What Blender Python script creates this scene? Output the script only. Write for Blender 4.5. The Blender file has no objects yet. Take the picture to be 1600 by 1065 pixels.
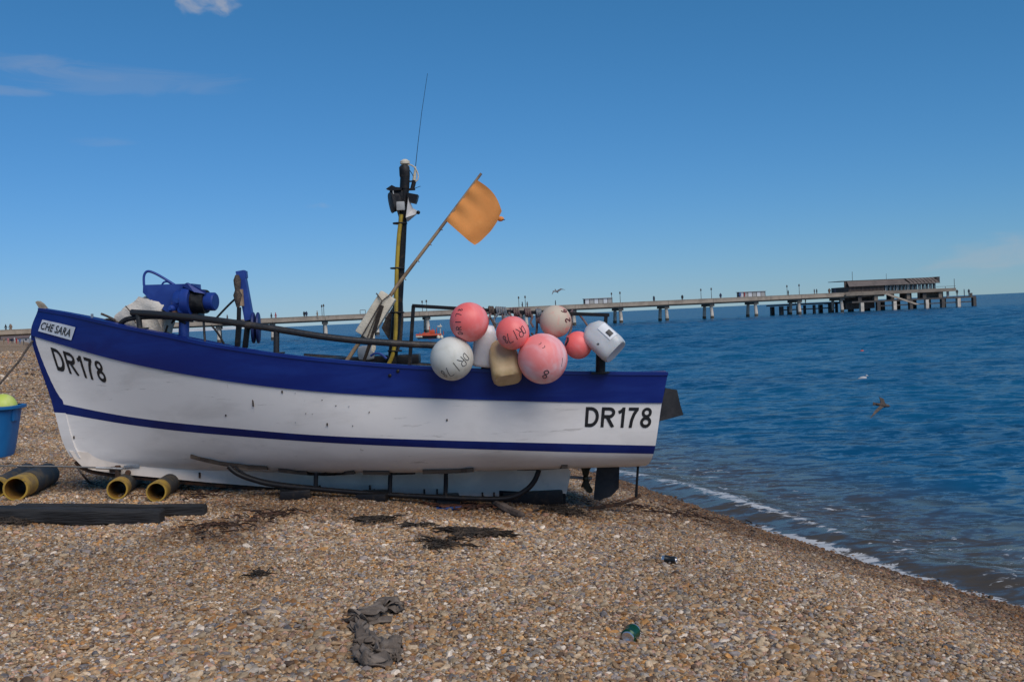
import bpy, bmesh, math, random
import numpy as np
from mathutils import Vector, Matrix
random.seed(7); RNG = np.random.default_rng(11)
SC = bpy.context.scene
COL = SC.collection
# ------------------------------------------------------------------ camera, sky, sun, exposure
CH = 2.6                                   # camera height above sea level (z = 0)
FPX = 1634.0
ROLL = math.radians(2.65); PITCH = math.atan(38.46 / FPX)
_f = np.array([0, math.cos(PITCH), -math.sin(PITCH)]); _r0 = np.array([1., 0, 0]); _u0 = np.array([0, math.sin(PITCH), math.cos(PITCH)])
_R = math.cos(ROLL) * _r0 - math.sin(ROLL) * _u0; _U = math.sin(ROLL) * _r0 + math.cos(ROLL) * _u0
cam = bpy.data.cameras.new('camera'); cam_o = bpy.data.objects.new('camera', cam); COL.objects.link(cam_o)
cam.sensor_fit = 'HORIZONTAL'; cam.sensor_width = 36.0; cam.lens = 36.0 * FPX / 1600.0
cam.clip_start = 0.05; cam.clip_end = 60000
cam_o.matrix_world = Matrix(((_R[0], _U[0], -_f[0], 0), (_R[1], _U[1], -_f[1], 0), (_R[2], _U[2], -_f[2], CH), (0, 0, 0, 1)))
SC.camera = cam_o
SUN_EL, SUN_AZ = math.radians(47), math.radians(148)     # azimuth clockwise from +Y: behind the camera; veiled by thin cloud, so its shadows are soft
sdir = Vector((math.cos(SUN_EL) * math.sin(SUN_AZ), math.cos(SUN_EL) * math.cos(SUN_AZ), math.sin(SUN_EL)))
sun = bpy.data.lights.new('sun', 'SUN'); sun.energy = 3.9; sun.angle = math.radians(48); sun.color = (1, 0.915, 0.82)
sun_o = bpy.data.objects.new('sun', sun); COL.objects.link(sun_o)
sun_o.rotation_euler = (-sdir).to_track_quat('-Z', 'Y').to_euler(); sun_o.location = (8, -12, 25)
SC.view_settings.view_transform = 'Standard'; SC.view_settings.look = 'None'
SC.view_settings.exposure = -0.55; SC.view_settings.gamma = 1.0; SC.view_settings.use_curve_mapping = False
W = bpy.data.worlds.new('World'); SC.world = W; W.use_nodes = True
SC.cycles.max_bounces = 6; SC.cycles.use_denoising = True

def ray(px, py): return FPX * _f + _R * (px - 800) - _U * (py - 532.5)
def P(px, py, Y):                          # the point seen at a pixel of the photograph, on the plane y = Y
    d = ray(px, py); return np.array([0, 0, CH]) + d * Y / d[1]
def PZ(px, py, z):
    d = ray(px, py); return np.array([0, 0, CH]) + d * (z - CH) / d[2]
def M(Y): return Y / FPX                   # metres for one photograph pixel at depth Y

def world_nodes():
    nt = W.node_tree; N = nt.nodes; L = nt.links; N.clear()
    out = N.new('ShaderNodeOutputWorld'); bg = N.new('ShaderNodeBackground'); bg.inputs['Strength'].default_value = 0.10
    sky = N.new('ShaderNodeTexSky'); sky.sky_type = 'NISHITA'; sky.sun_disc = False
    sky.sun_elevation = SUN_EL; sky.sun_rotation = SUN_AZ
    sky.altitude = 0; sky.air_density = 1.0; sky.dust_density = 0.0; sky.ozone_density = 6.0
    sep = N.new('ShaderNodeSeparateXYZ')
    tc = N.new('ShaderNodeTexCoord'); L.new(tc.outputs['Generated'], sep.inputs[0])
    def math_(op, a, b=None, c=None):
        m = N.new('ShaderNodeMath'); m.operation = op
        for i, v in enumerate((a, b, c)):
            if v is None: continue
            if isinstance(v, (int, float)): m.inputs[i].default_value = v
            else: L.new(v, m.inputs[i])
        return m.outputs[0]
    # azimuth and elevation in degrees of the looked-at bit of sky
    az = math_('MULTIPLY', math_('ARCTAN2', sep.outputs['X'], sep.outputs['Y']), 57.29578)
    el = math_('MULTIPLY', math_('ARCSINE', sep.outputs['Z']), 57.29578)
    comb = N.new('ShaderNodeCombineXYZ'); L.new(az, comb.inputs[0]); L.new(el, comb.inputs[1])
    def noise(sx, sy, detail, rough=0.55, dist=0.0, off=0.0):
        mp = N.new('ShaderNodeMapping'); mp.inputs['Scale'].default_value = (sx, sy, 1); mp.inputs['Location'].default_value = (off, off, 0)
        L.new(comb.outputs[0], mp.inputs[0])
        n = N.new('ShaderNodeTexNoise'); n.noise_dimensions = '2D'; n.inputs['Scale'].default_value = 1.0
        n.inputs['Detail'].default_value = detail; n.inputs['Roughness'].default_value = rough; n.inputs['Distortion'].default_value = dist
        L.new(mp.outputs[0], n.inputs['Vector']); return n.outputs['Fac']
    # the camera's cool white balance: the whole sky, one curve for each channel
    sc_ = N.new('ShaderNodeSeparateColor'); cc_ = N.new('ShaderNodeCombineColor'); L.new(sky.outputs[0], sc_.inputs[0])
    for i, (g, k) in enumerate(((1.10, .56), (.81, .79), (.96, 1.22))):
        L.new(math_('MULTIPLY', math_('POWER', math_('MULTIPLY', sc_.outputs[i], .1), g), k*10), cc_.inputs[i])
    col = cc_.outputs[0]
    def cloud(px, py, ra, re, slant, opacity, nfac, thr, soft, colour):
        nonlocal col
        d = ray(px, py); d = d / np.linalg.norm(d)
        a0 = math.degrees(math.atan2(d[0], d[1])); e0 = math.degrees(math.asin(d[2]))
        da = math_('SUBTRACT', az, a0); de = math_('SUBTRACT', math_('SUBTRACT', el, e0), math_('MULTIPLY', da, slant))
        q = math_('ADD', math_('POWER', math_('ABSOLUTE', math_('DIVIDE', da, ra)), 2.0), math_('POWER', math_('ABSOLUTE', math_('DIVIDE', de, re)), 2.0))
        body = math_('SUBTRACT', 1.0, q)
        v = math_('ADD', body, math_('MULTIPLY', math_('SUBTRACT', nfac, 0.5), 3.0))
        mr = N.new('ShaderNodeMapRange'); mr.interpolation_type = 'SMOOTHSTEP'; L.new(v, mr.inputs[0])
        mr.inputs[1].default_value = thr; mr.inputs[2].default_value = thr + soft; mr.inputs[3].default_value = 0; mr.inputs[4].default_value = opacity
        mx = N.new('ShaderNodeMix'); mx.data_type = 'RGBA'; L.new(mr.outputs[0], mx.inputs[0]); L.new(col, mx.inputs[6]); mx.inputs[7].default_value = (*colour, 1)
        col = mx.outputs[2]
    n1 = noise(0.7, 1.1, 5, 0.5, 0.3); n2 = noise(0.16, 0.9, 6, 0.6, 0.6, 3.0); n3 = noise(0.25, 0.8, 5, 0.55, 0.4, 9.0)
    cloud(335, -4, 2.0, 1.4, 0.0, 0.62, n1, 0.1, 1.2, (6.2, 6.3, 6.9))
    cloud(190, 126, 6.5, 0.85, -0.05, 0.13, n2, 0.0, 1.1, (5.4, 5.7, 6.6))
    cloud(40, 100, 4.5, 0.6, -0.05, 0.15, n2, 0.0, 1.0, (5.4, 5.7, 6.6))
    cloud(10, 142, 2.2, 0.3, -0.03, 0.2, n2, 0.0, 1.0, (5.4, 5.7, 6.6))
    cloud(1570, 402, 4.6, 1.1, 0.0, 0.45, n3, 0.0, 1.4, (5.4, 6.3, 7.2))
    cloud(160, 222, 2.2, 0.35, 0.0, 0.14, n2, 0.0, 1.2, (5.4, 5.7, 6.6))
    cloud(490, 322, 1.0, 0.22, 0.0, 0.14, n1, 0.0, 1.2, (5.4, 5.7, 6.6))
    L.new(col, bg.inputs['Color']); L.new(bg.outputs[0], out.inputs[0])
world_nodes()

# ------------------------------------------------------------------ helpers
def make_mat(name, col, rough=0.6, metal=0.0, col2=None, nscale=6.0, ndetail=5.0, lo=0.4, hi=0.65, stretch=(1, 1, 1), bump=0.0, bscale=40.0,
             spots=None, spec=None, trans=0.0, sss=0.0, emis=None, coat=0.0, rough2=None):
    """principled paint or cloth with a second colour laid on in uneven patches, fine relief and small marks"""
    m = bpy.data.materials.new(name); m.use_nodes = True; nt = m.node_tree; N = nt.nodes; L = nt.links
    b = N['Principled BSDF']; b.inputs['Base Color'].default_value = (*col, 1); b.inputs['Roughness'].default_value = rough; b.inputs['Metallic'].default_value = metal
    if spec is not None: b.inputs['Specular IOR Level'].default_value = spec
    if trans: b.inputs['Transmission Weight'].default_value = trans
    if coat: b.inputs['Coat Weight'].default_value = coat
    if sss:
        b.inputs['Subsurface Weight'].default_value = sss; b.inputs['Subsurface Radius'].default_value = (0.05, 0.03, 0.02)
    tc = N.new('ShaderNodeTexCoord'); mp = N.new('ShaderNodeMapping'); mp.inputs['Scale'].default_value = stretch; L.new(tc.outputs['Object'], mp.inputs[0])
    cur = None
    def ramp(fac, a, c):
        r = N.new('ShaderNodeMapRange'); r.interpolation_type = 'SMOOTHSTEP'; L.new(fac, r.inputs[0]); r.inputs[1].default_value = a; r.inputs[2].default_value = c; return r.outputs[0]
    def mixc(fac, A, B):
        x = N.new('ShaderNodeMix'); x.data_type = 'RGBA'; L.new(fac, x.inputs[0])
        if isinstance(A, tuple): x.inputs[6].default_value = (*A, 1)
        else: L.new(A, x.inputs[6])
        x.inputs[7].default_value = (*B, 1); return x.outputs[2]
    cur = col
    if col2 is not None:
        n = N.new('ShaderNodeTexNoise'); n.inputs['Scale'].default_value = nscale; n.inputs['Detail'].default_value = ndetail; n.inputs['Roughness'].default_value = 0.6; n.inputs['Distortion'].default_value = 0.4
        L.new(mp.outputs[0], n.inputs['Vector']); cur = mixc(ramp(n.outputs['Fac'], lo, hi), cur, col2)
        if rough2 is not None:
            r = N.new('ShaderNodeMapRange'); L.new(n.outputs['Fac'], r.inputs[0]); r.inputs[1].default_value = lo; r.inputs[2].default_value = hi; r.inputs[3].default_value = rough; r.inputs[4].default_value = rough2; L.new(r.outputs[0], b.inputs['Roughness'])
    if spots:
        for (sc, thr, c3, st) in spots:
            mp2 = N.new('ShaderNodeMapping'); mp2.inputs['Scale'].default_value = st; L.new(tc.outputs['Object'], mp2.inputs[0])
            n = N.new('ShaderNodeTexNoise'); n.inputs['Scale'].default_value = sc; n.inputs['Detail'].default_value = 7; n.inputs['Roughness'].default_value = 0.7; L.new(mp2.outputs[0], n.inputs['Vector'])
            cur = mixc(ramp(n.outputs['Fac'], thr, thr + 0.06), cur, c3)
    if not isinstance(cur, tuple): L.new(cur, b.inputs['Base Color'])
    if bump:
        n = N.new('ShaderNodeTexNoise'); n.inputs['Scale'].default_value = bscale; n.inputs['Detail'].default_value = 4; L.new(mp.outputs[0], n.inputs['Vector'])
        bp = N.new('ShaderNodeBump'); bp.inputs['Strength'].default_value = bump; bp.inputs['Distance'].default_value = 0.02; L.new(n.outputs['Fac'], bp.inputs['Height']); L.new(bp.outputs[0], b.inputs['Normal'])
    if emis:
        b.inputs['Emission Color'].default_value = (*emis[0], 1); b.inputs['Emission Strength'].default_value = emis[1]
    return m

def wpos(o):
    v = Vector((0, 0, 0))
    while o is not None: v += o.location; o = o.parent
    return v
def tag(o, label=None, cat=None, group=None, kind=None):
    if label: o['label'] = label
    if cat: o['category'] = cat
    if group: o['group'] = group
    if kind: o['kind'] = kind
    return o
def empty(name, loc, label=None, cat=None, group=None):
    o = bpy.data.objects.new(name, None); COL.objects.link(o); o.location = Vector(loc); o.empty_display_size = 0.2
    return tag(o, label, cat, group)
def V(a): return Vector((float(a[0]), float(a[1]), float(a[2])))

class MB:
    """collects shapes given in world coordinates; build() links them as one mesh object"""
    def __init__(s): s.v = []; s.f = []; s.n = None
    def add(s, vs, fs):
        k = len(s.v); s.v += [tuple(float(c) for c in q) for q in vs]; s.f += [tuple(i + k for i in q) for q in fs]; return s
    def box(s, c, size, rot=None, bev=0.0):
        c = V(c); hx, hy, hz = [q / 2 for q in size]; rot = rot or Matrix.Identity(3)
        bm = bmesh.new(); bmesh.ops.create_cube(bm, size=1.0)
        for q in bm.verts: q.co = Vector((q.co.x * size[0], q.co.y * size[1], q.co.z * size[2]))
        if bev: bmesh.ops.bevel(bm, geom=list(bm.edges), offset=bev, segments=2, affect='EDGES', profile=0.6)
        bm.verts.index_update(); s.add([c + rot @ q.co for q in bm.verts], [[q.index for q in f.verts] for f in bm.faces]); bm.free(); return s
    def tube(s, path, r, sides=8, closed=False, cap=True, flat=1.0):
        pts = [V(q) for q in path]; n = len(pts); rs = r if isinstance(r, (list, tuple)) else [r] * n
        up = None; rings = []
        for i, q in enumerate(pts):
            t = (pts[min(i + 1, n - 1)] - pts[max(i - 1, 0)]) if not closed else (pts[(i + 1) % n] - pts[i - 1])
            t = t.normalized() if t.length > 1e-9 else Vector((0, 0, 1))
            if up is None: up = t.orthogonal().normalized()
            up = (up - t * up.dot(t)); up = up.normalized() if up.length > 1e-6 else t.orthogonal().normalized()
            sd = t.cross(up)
            rings.append([q + (up * math.cos(a) + sd * math.sin(a) * flat) * rs[i] for a in [2 * math.pi * k / sides for k in range(sides)]])
        k = len(s.v)
        for g in rings: s.v += [tuple(q) for q in g]
        for i in range(n if closed else n - 1):
            j = (i + 1) % n
            for a in range(sides):
                c = (a + 1) % sides; s.f.append((k + i * sides + a, k + i * sides + c, k + j * sides + c, k + j * sides + a))
        if cap and not closed:
            s.f.append(tuple(k + a for a in reversed(range(sides)))); s.f.append(tuple(k + (n - 1) * sides + a for a in range(sides)))
        return s
    def lathe(s, prof, origin, axis, sides=24, xdir=None, sq=None, capped=True):
        """prof: (radius, height) pairs along axis; sq: superellipse exponent for squarish sections"""
        o = V(origin); ax = V(axis).normalized(); xd = V(xdir) if xdir is not None else ax.orthogonal(); xd = (xd - ax * xd.dot(ax)).normalized(); yd = ax.cross(xd); k = len(s.v)
        for (r, h) in prof:
            for a in range(sides):
                t = 2 * math.pi * a / sides; cx, cy = math.cos(t), math.sin(t)
                rx, ry = (r if isinstance(r, tuple) else (r, r))
                if sq:
                    g = (abs(cx) ** sq + abs(cy) ** sq) ** (-1 / sq); cx *= g; cy *= g
                s.v.append(tuple(o + ax * h + xd * (rx * cx) + yd * (ry * cy)))
        for i in range(len(prof) - 1):
            for a in range(sides):
                c = (a + 1) % sides; s.f.append((k + i * sides + a, k + i * sides + c, k + (i + 1) * sides + c, k + (i + 1) * sides + a))
        if capped:
            s.f.append(tuple(k + a for a in reversed(range(sides)))); s.f.append(tuple(k + (len(prof) - 1) * sides + a for a in range(sides)))
        return s
    def prism(s, poly, d):
        """poly: world points in order, d: extrusion vector"""
        n = len(poly); d = V(d); a = [V(q) for q in poly]; k = len(s.v)
        s.v += [tuple(q) for q in a] + [tuple(q + d) for q in a]
        s.f.append(tuple(k + i for i in range(n))); s.f.append(tuple(k + n + i for i in reversed(range(n))))
        for i in range(n): j = (i + 1) % n; s.f.append((k + i, k + n + i, k + n + j, k + j))
        return s
    def sphere(s, c, r, seg=24, ring=14, scale=(1, 1, 1), rot=None):
        c = V(c); rot = rot or Matrix.Identity(3); k = len(s.v)
        s.v.append(tuple(c + rot @ Vector((0, 0, r * scale[2]))))
        for i in range(1, ring):
            ph = math.pi * i / ring
            for a in range(seg):
                t = 2 * math.pi * a / seg; s.v.append(tuple(c + rot @ Vector((r * math.sin(ph) * math.cos(t) * scale[0], r * math.sin(ph) * math.sin(t) * scale[1], r * math.cos(ph) * scale[2]))))
        s.v.append(tuple(c + rot @ Vector((0, 0, -r * scale[2])))); e = len(s.v) - 1
        for a in range(seg): s.f.append((k, k + 1 + a, k + 1 + (a + 1) % seg)); s.f.append((e, e - seg + (a + 1) % seg, e - seg + a))
        for i in range(ring - 2):
            for a in range(seg):
                c2 = (a + 1) % seg; b0 = k + 1 + i * seg; s.f.append((b0 + a, b0 + seg + a, b0 + seg + c2, b0 + c2))
        return s
    def build(s, name, mat, parent=None, smooth=True, fixn=True, angle=40, origin=None):
        me = bpy.data.meshes.new(name); A = np.array(s.v)
        if parent is not None: off = wpos(parent)
        elif origin is not None: off = V(origin)
        else: off = Vector(((A[:, 0].min() + A[:, 0].max()) / 2, (A[:, 1].min() + A[:, 1].max()) / 2, A[:, 2].min()))
        A = A - np.array(off)
        me.from_pydata([tuple(q) for q in A], [], s.f); me.update()
        if fixn:
            bm = bmesh.new(); bm.from_mesh(me); bmesh.ops.recalc_face_normals(bm, faces=bm.faces); bm.to_mesh(me); bm.free()
        if smooth:
            me.polygons.foreach_set('use_smooth', [True] * len(me.polygons)); me.set_sharp_from_angle(angle=math.radians(angle))
        o = bpy.data.objects.new(name, me); COL.objects.link(o)
        if mat is not None: me.materials.append(mat)
        if parent is not None: o.parent = parent
        else: o.location = off
        return o
def catmull(pts, m=8, closed=False):
    pts = [V(q) for q in pts]; n = len(pts); out = []
    for i in range(n if closed else n - 1):
        p0 = pts[i - 1] if (closed or i > 0) else pts[0]; p1 = pts[i]; p2 = pts[(i + 1) % n]; p3 = pts[(i + 2) % n] if (closed or i + 2 < n) else pts[-1]
        for k in range(m):
            t = k / m; out.append(0.5 * ((2 * p1) + (p2 - p0) * t + (2 * p0 - 5 * p1 + 4 * p2 - p3) * t * t + (3 * p1 - p0 - 3 * p2 + p3) * t ** 3))
    if not closed: out.append(pts[-1])
    return out
def pchip(x, y, xi):
    x = np.asarray(x, float); y = np.asarray(y, float); xi = np.clip(np.asarray(xi, float), x[0], x[-1])
    h = np.diff(x); d = np.diff(y) / h; m = np.zeros(len(x)); m[0] = d[0]; m[-1] = d[-1]
    for i in range(1, len(x) - 1):
        if d[i - 1] * d[i] > 0:
            w1 = 2 * h[i] + h[i - 1]; w2 = h[i] + 2 * h[i - 1]; m[i] = (w1 + w2) / (w1 / d[i - 1] + w2 / d[i])
    k = np.clip(np.searchsorted(x, xi) - 1, 0, len(x) - 2); t = (xi - x[k]) / h[k]
    return (2*t**3-3*t**2+1)*y[k] + (t**3-2*t**2+t)*h[k]*m[k] + (-2*t**3+3*t**2)*y[k+1] + (t**3-t**2)*h[k]*m[k+1]
def text_mesh(body, bold=0.0, shear=0.0):
    """outline triangles of a word in the built-in face, scaled to a 0..1 box in both directions"""
    cu = bpy.data.curves.new('t', 'FONT'); cu.body = body; cu.offset = bold; cu.shear = shear; cu.resolution_u = 6; cu.fill_mode = 'FRONT'
    o = bpy.data.objects.new('t', cu); COL.objects.link(o); dg = bpy.context.evaluated_depsgraph_get(); dg.update()
    me = o.evaluated_get(dg).to_mesh(); v = np.array([q.co[:2] for q in me.vertices]); f = [tuple(p.vertices) for p in me.polygons]
    o.evaluated_get(dg).to_mesh_clear(); bpy.data.objects.remove(o); bpy.data.curves.remove(cu)
    v = (v - v.min(0)) / (v.max(0) - v.min(0)); return v, f
# value noise for terrain
_T = RNG.random((256, 256))
def vnoise(x, y):
    x = np.asarray(x, float); y = np.asarray(y, float); i = np.floor(x).astype(int); j = np.floor(y).astype(int); u = x - i; w = y - j
    u = u*u*(3-2*u); w = w*w*(3-2*w); g = lambda a, b: _T[a % 256, b % 256]
    return (g(i, j)*(1-u)+g(i+1, j)*u)*(1-w)+(g(i, j+1)*(1-u)+g(i+1, j+1)*u)*w
def grid_mesh(name, X, Y, Z, mat, kind=None, attrs=None, mask=None):
    ny, nx = X.shape; idx = np.arange(nx*ny).reshape(ny, nx)
    q = np.stack([idx[:-1, :-1], idx[:-1, 1:], idx[1:, 1:], idx[1:, :-1]], -1).reshape(-1, 4)
    if mask is not None:
        k = mask.reshape(-1)[q].any(1); q = q[k]; used = np.unique(q); rm = np.full(nx*ny, -1); rm[used] = np.arange(len(used)); q = rm[q]
    else: used = np.arange(nx*ny)
    co = np.stack([X, Y, Z], -1).reshape(-1, 3)[used]
    me = bpy.data.meshes.new(name); me.vertices.add(len(co)); me.vertices.foreach_set('co', co.astype(np.float32).ravel())
    me.loops.add(q.size); me.loops.foreach_set('vertex_index', q.astype(np.int32).ravel()); me.polygons.add(len(q)); me.polygons.foreach_set('loop_start', np.arange(0, q.size, 4, dtype=np.int32))
    me.polygons.foreach_set('use_smooth', np.ones(len(q), bool)); me.update(calc_edges=True); me.validate()
    for an, av in (attrs or {}).items():
        a = me.attributes.new(an, 'FLOAT', 'POINT'); a.data.foreach_set('value', av.reshape(-1)[used].astype(np.float32))
    o = bpy.data.objects.new(name, me); COL.objects.link(o); me.materials.append(mat)
    if kind: o['kind'] = kind
    return o

# ------------------------------------------------------------------ the lie of the beach
SHORE = np.array([(9.5, -8), (6.6, 0), (5.05, 5.0), (4.08, 8.48), (3.55, 9.91), (2.69, 12.27), (1.79, 15.4), (0.96, 17.6), (-3.2, 32), (-14, 68), (-34, 115), (-76, 190), (-121, 262), (-166, 360), (-215, 470), (-420, 800), (-1400, 2200)], float)
def shore_d(x, y):
    """signed distance from the water's edge, positive on land"""
    x = np.asarray(x, float); y = np.asarray(y, float); best = np.full(x.shape, 1e18); sg = np.ones(x.shape)
    for (ax, ay), (bx, by) in zip(SHORE[:-1], SHORE[1:]):
        dx, dy = bx-ax, by-ay; t = np.clip(((x-ax)*dx+(y-ay)*dy)/(dx*dx+dy*dy), 0, 1); ex = x-(ax+t*dx); ey = y-(ay+t*dy); dd = ex*ex+ey*ey
        c = dx*(y-ay)-dy*(x-ax); k = dd < best; best = np.where(k, dd, best); sg = np.where(k, np.sign(c), sg)
    return np.sqrt(best)*sg
def land_z(x, y, d=None):
    x = np.asarray(x, float); y = np.asarray(y, float)
    if d is None: d = shore_d(x, y)
    z = np.where(d >= 0, pchip([0, 1, 2.5, 4.5, 7.2, 12, 20, 35, 60, 120, 3000], [0, .26, .61, .82, .95, 1.2, 1.6, 2.0, 2.35, 3.1, 9.0], d), np.maximum(d*0.14, -6))
    far = np.clip((y-200)/120, 0, 1); z = z*(1+0.9*far*(z > 0))
    amp = np.clip(d/3, 0, 1)
    return z+amp*(0.10*(vnoise(x*0.45+9, y*0.45)-.5)+0.075*(vnoise(x*1.3, y*1.3+4)-.5)+0.03*(vnoise(x*3.1+5, y*3.1)-.5))+0.012*(vnoise(x*5, y*5)-.5)*np.clip(d+1, 0, 1)
def G(px, py):
    """where the sight line through a pixel meets the beach"""
    d = ray(px, py); d = d/np.linalg.norm(d); t = np.geomspace(2, 900, 6000); pts = d[None]*t[:, None]
    k = np.argmax(pts[:, 2]+CH <= land_z(pts[:, 0], pts[:, 1])); q = pts[k]; return np.array([q[0], q[1], float(land_z(q[0], q[1]))])
def LZ(x, y): return float(land_z(np.array(x), np.array(y)))
# ------------------------------------------------------------------ beach
DARK_PATCHES = []   # (x, y, rx, ry, strength): patches of darker shingle
for (px, py, wx, wy, st) in [(330, 826, 95, 16, .8), (430, 790, 160, 18, .75), (600, 795, 120, 12, .5), (800, 795, 160, 16, .7), (1000, 800, 110, 12, .5), (1090, 830, 120, 14, .35), (560, 815, 70, 6, .5),
                             (700, 845, 60, 14, .6), (560, 870, 90, 10, .25), (120, 820, 120, 8, .35), (210, 760, 170, 18, .6), (50, 740, 90, 20, .4)]:
    c = G(px, py); a = G(px+wx, py); b = G(px, py-wy); DARK_PATCHES.append((c[0], c[1], abs(a[0]-c[0]), max(abs(b[1]-c[1]), .1), st))
def dark_patch(x, y):
    s = np.zeros(np.shape(x))
    n = vnoise(x*2.3, y*2.3+7)*0.6+vnoise(x*7, y*7)*0.4
    for (cx, cy, rx, ry, st) in DARK_PATCHES:
        q = ((x-cx)/rx)**2+((y-cy)/ry)**2; s = np.maximum(s, st*np.clip(1.5-q+(n-.5)*2.2, 0, 1))
    return s
th = np.radians(np.concatenate([np.linspace(-105, -45, 50)[:-1], np.linspace(-45, 45, 420), np.linspace(45, 105, 40)[1:]]))
rr = np.concatenate([np.linspace(1.0, 22, 330), np.geomspace(22, 4000, 170)[1:]])
TH, RR = np.meshgrid(th, rr); BX = RR*np.sin(TH); BY = RR*np.cos(TH); BD = shore_d(BX, BY); BZ = land_z(BX, BY, BD)
def beach_mat():
    m = bpy.data.materials.new('shingle_bed'); m.use_nodes = True; nt = m.node_tree; N = nt.nodes; L = nt.links; b = N['Principled BSDF']
    tc = N.new('ShaderNodeTexCoord'); vo = N.new('ShaderNodeTexVoronoi'); vo.inputs['Scale'].default_value = 36; L.new(tc.outputs['Object'], vo.inputs['Vector'])
    sp = N.new('ShaderNodeSeparateColor'); L.new(vo.outputs['Color'], sp.inputs[0])
    cr = N.new('ShaderNodeValToRGB'); e = cr.color_ramp; e.elements[0].position = 0; e.elements[0].color = (.13, .09, .058, 1); e.elements[1].position = 1; e.elements[1].color = (.52, .48, .42, 1)
    for p_, c_ in ((.2, (.30, .21, .125, 1)), (.45, (.42, .315, .2, 1)), (.62, (.34, .205, .1, 1)), (.75, (.29, .275, .26, 1)), (.9, (.45, .375, .28, 1))): q = e.elements.new(p_); q.color = c_
    L.new(sp.outputs[0], cr.inputs[0])
    at = N.new('ShaderNodeAttribute'); at.attribute_name = 'wet'
    mx = N.new('ShaderNodeMix'); mx.data_type = 'RGBA'; mx.blend_type = 'MULTIPLY'; L.new(at.outputs['Fac'], mx.inputs[0]); wm = N.new('ShaderNodeVectorMath'); wm.operation = 'MULTIPLY'; L.new(cr.outputs[0], wm.inputs[0]); wm.inputs[1].default_value = (.92, .82, .72); L.new(wm.outputs[0], mx.inputs[6]); mx.inputs[7].default_value = (.36, .29, .24, 1)
    L.new(mx.outputs[2], b.inputs['Base Color']); b.inputs['Roughness'].default_value = .85; b.inputs['Specular IOR Level'].default_value = .3
    bp = N.new('ShaderNodeBump'); bp.inputs['Strength'].default_value = .9; bp.inputs['Distance'].default_value = .02; bp.invert = True; L.new(vo.outputs['Distance'], bp.inputs['Height']); L.new(bp.outputs[0], b.inputs['Normal'])
    return m
def wetness(x, y, d): return np.clip((1.75+0.7*(vnoise(x*1.7, y*1.7)-.5)-d)/1.3, 0, 1)
WET_DARK = np.maximum(wetness(BX, BY, BD), dark_patch(BX, BY))  # wet edge along the shore, plus the darker patches
beach = grid_mesh('beach', BX, BY, BZ, beach_mat(), 'structure', {'wet': WET_DARK}, mask=BD > -60)
tag(beach, 'brown shingle beach sloping down to the sea', 'beach')

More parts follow.
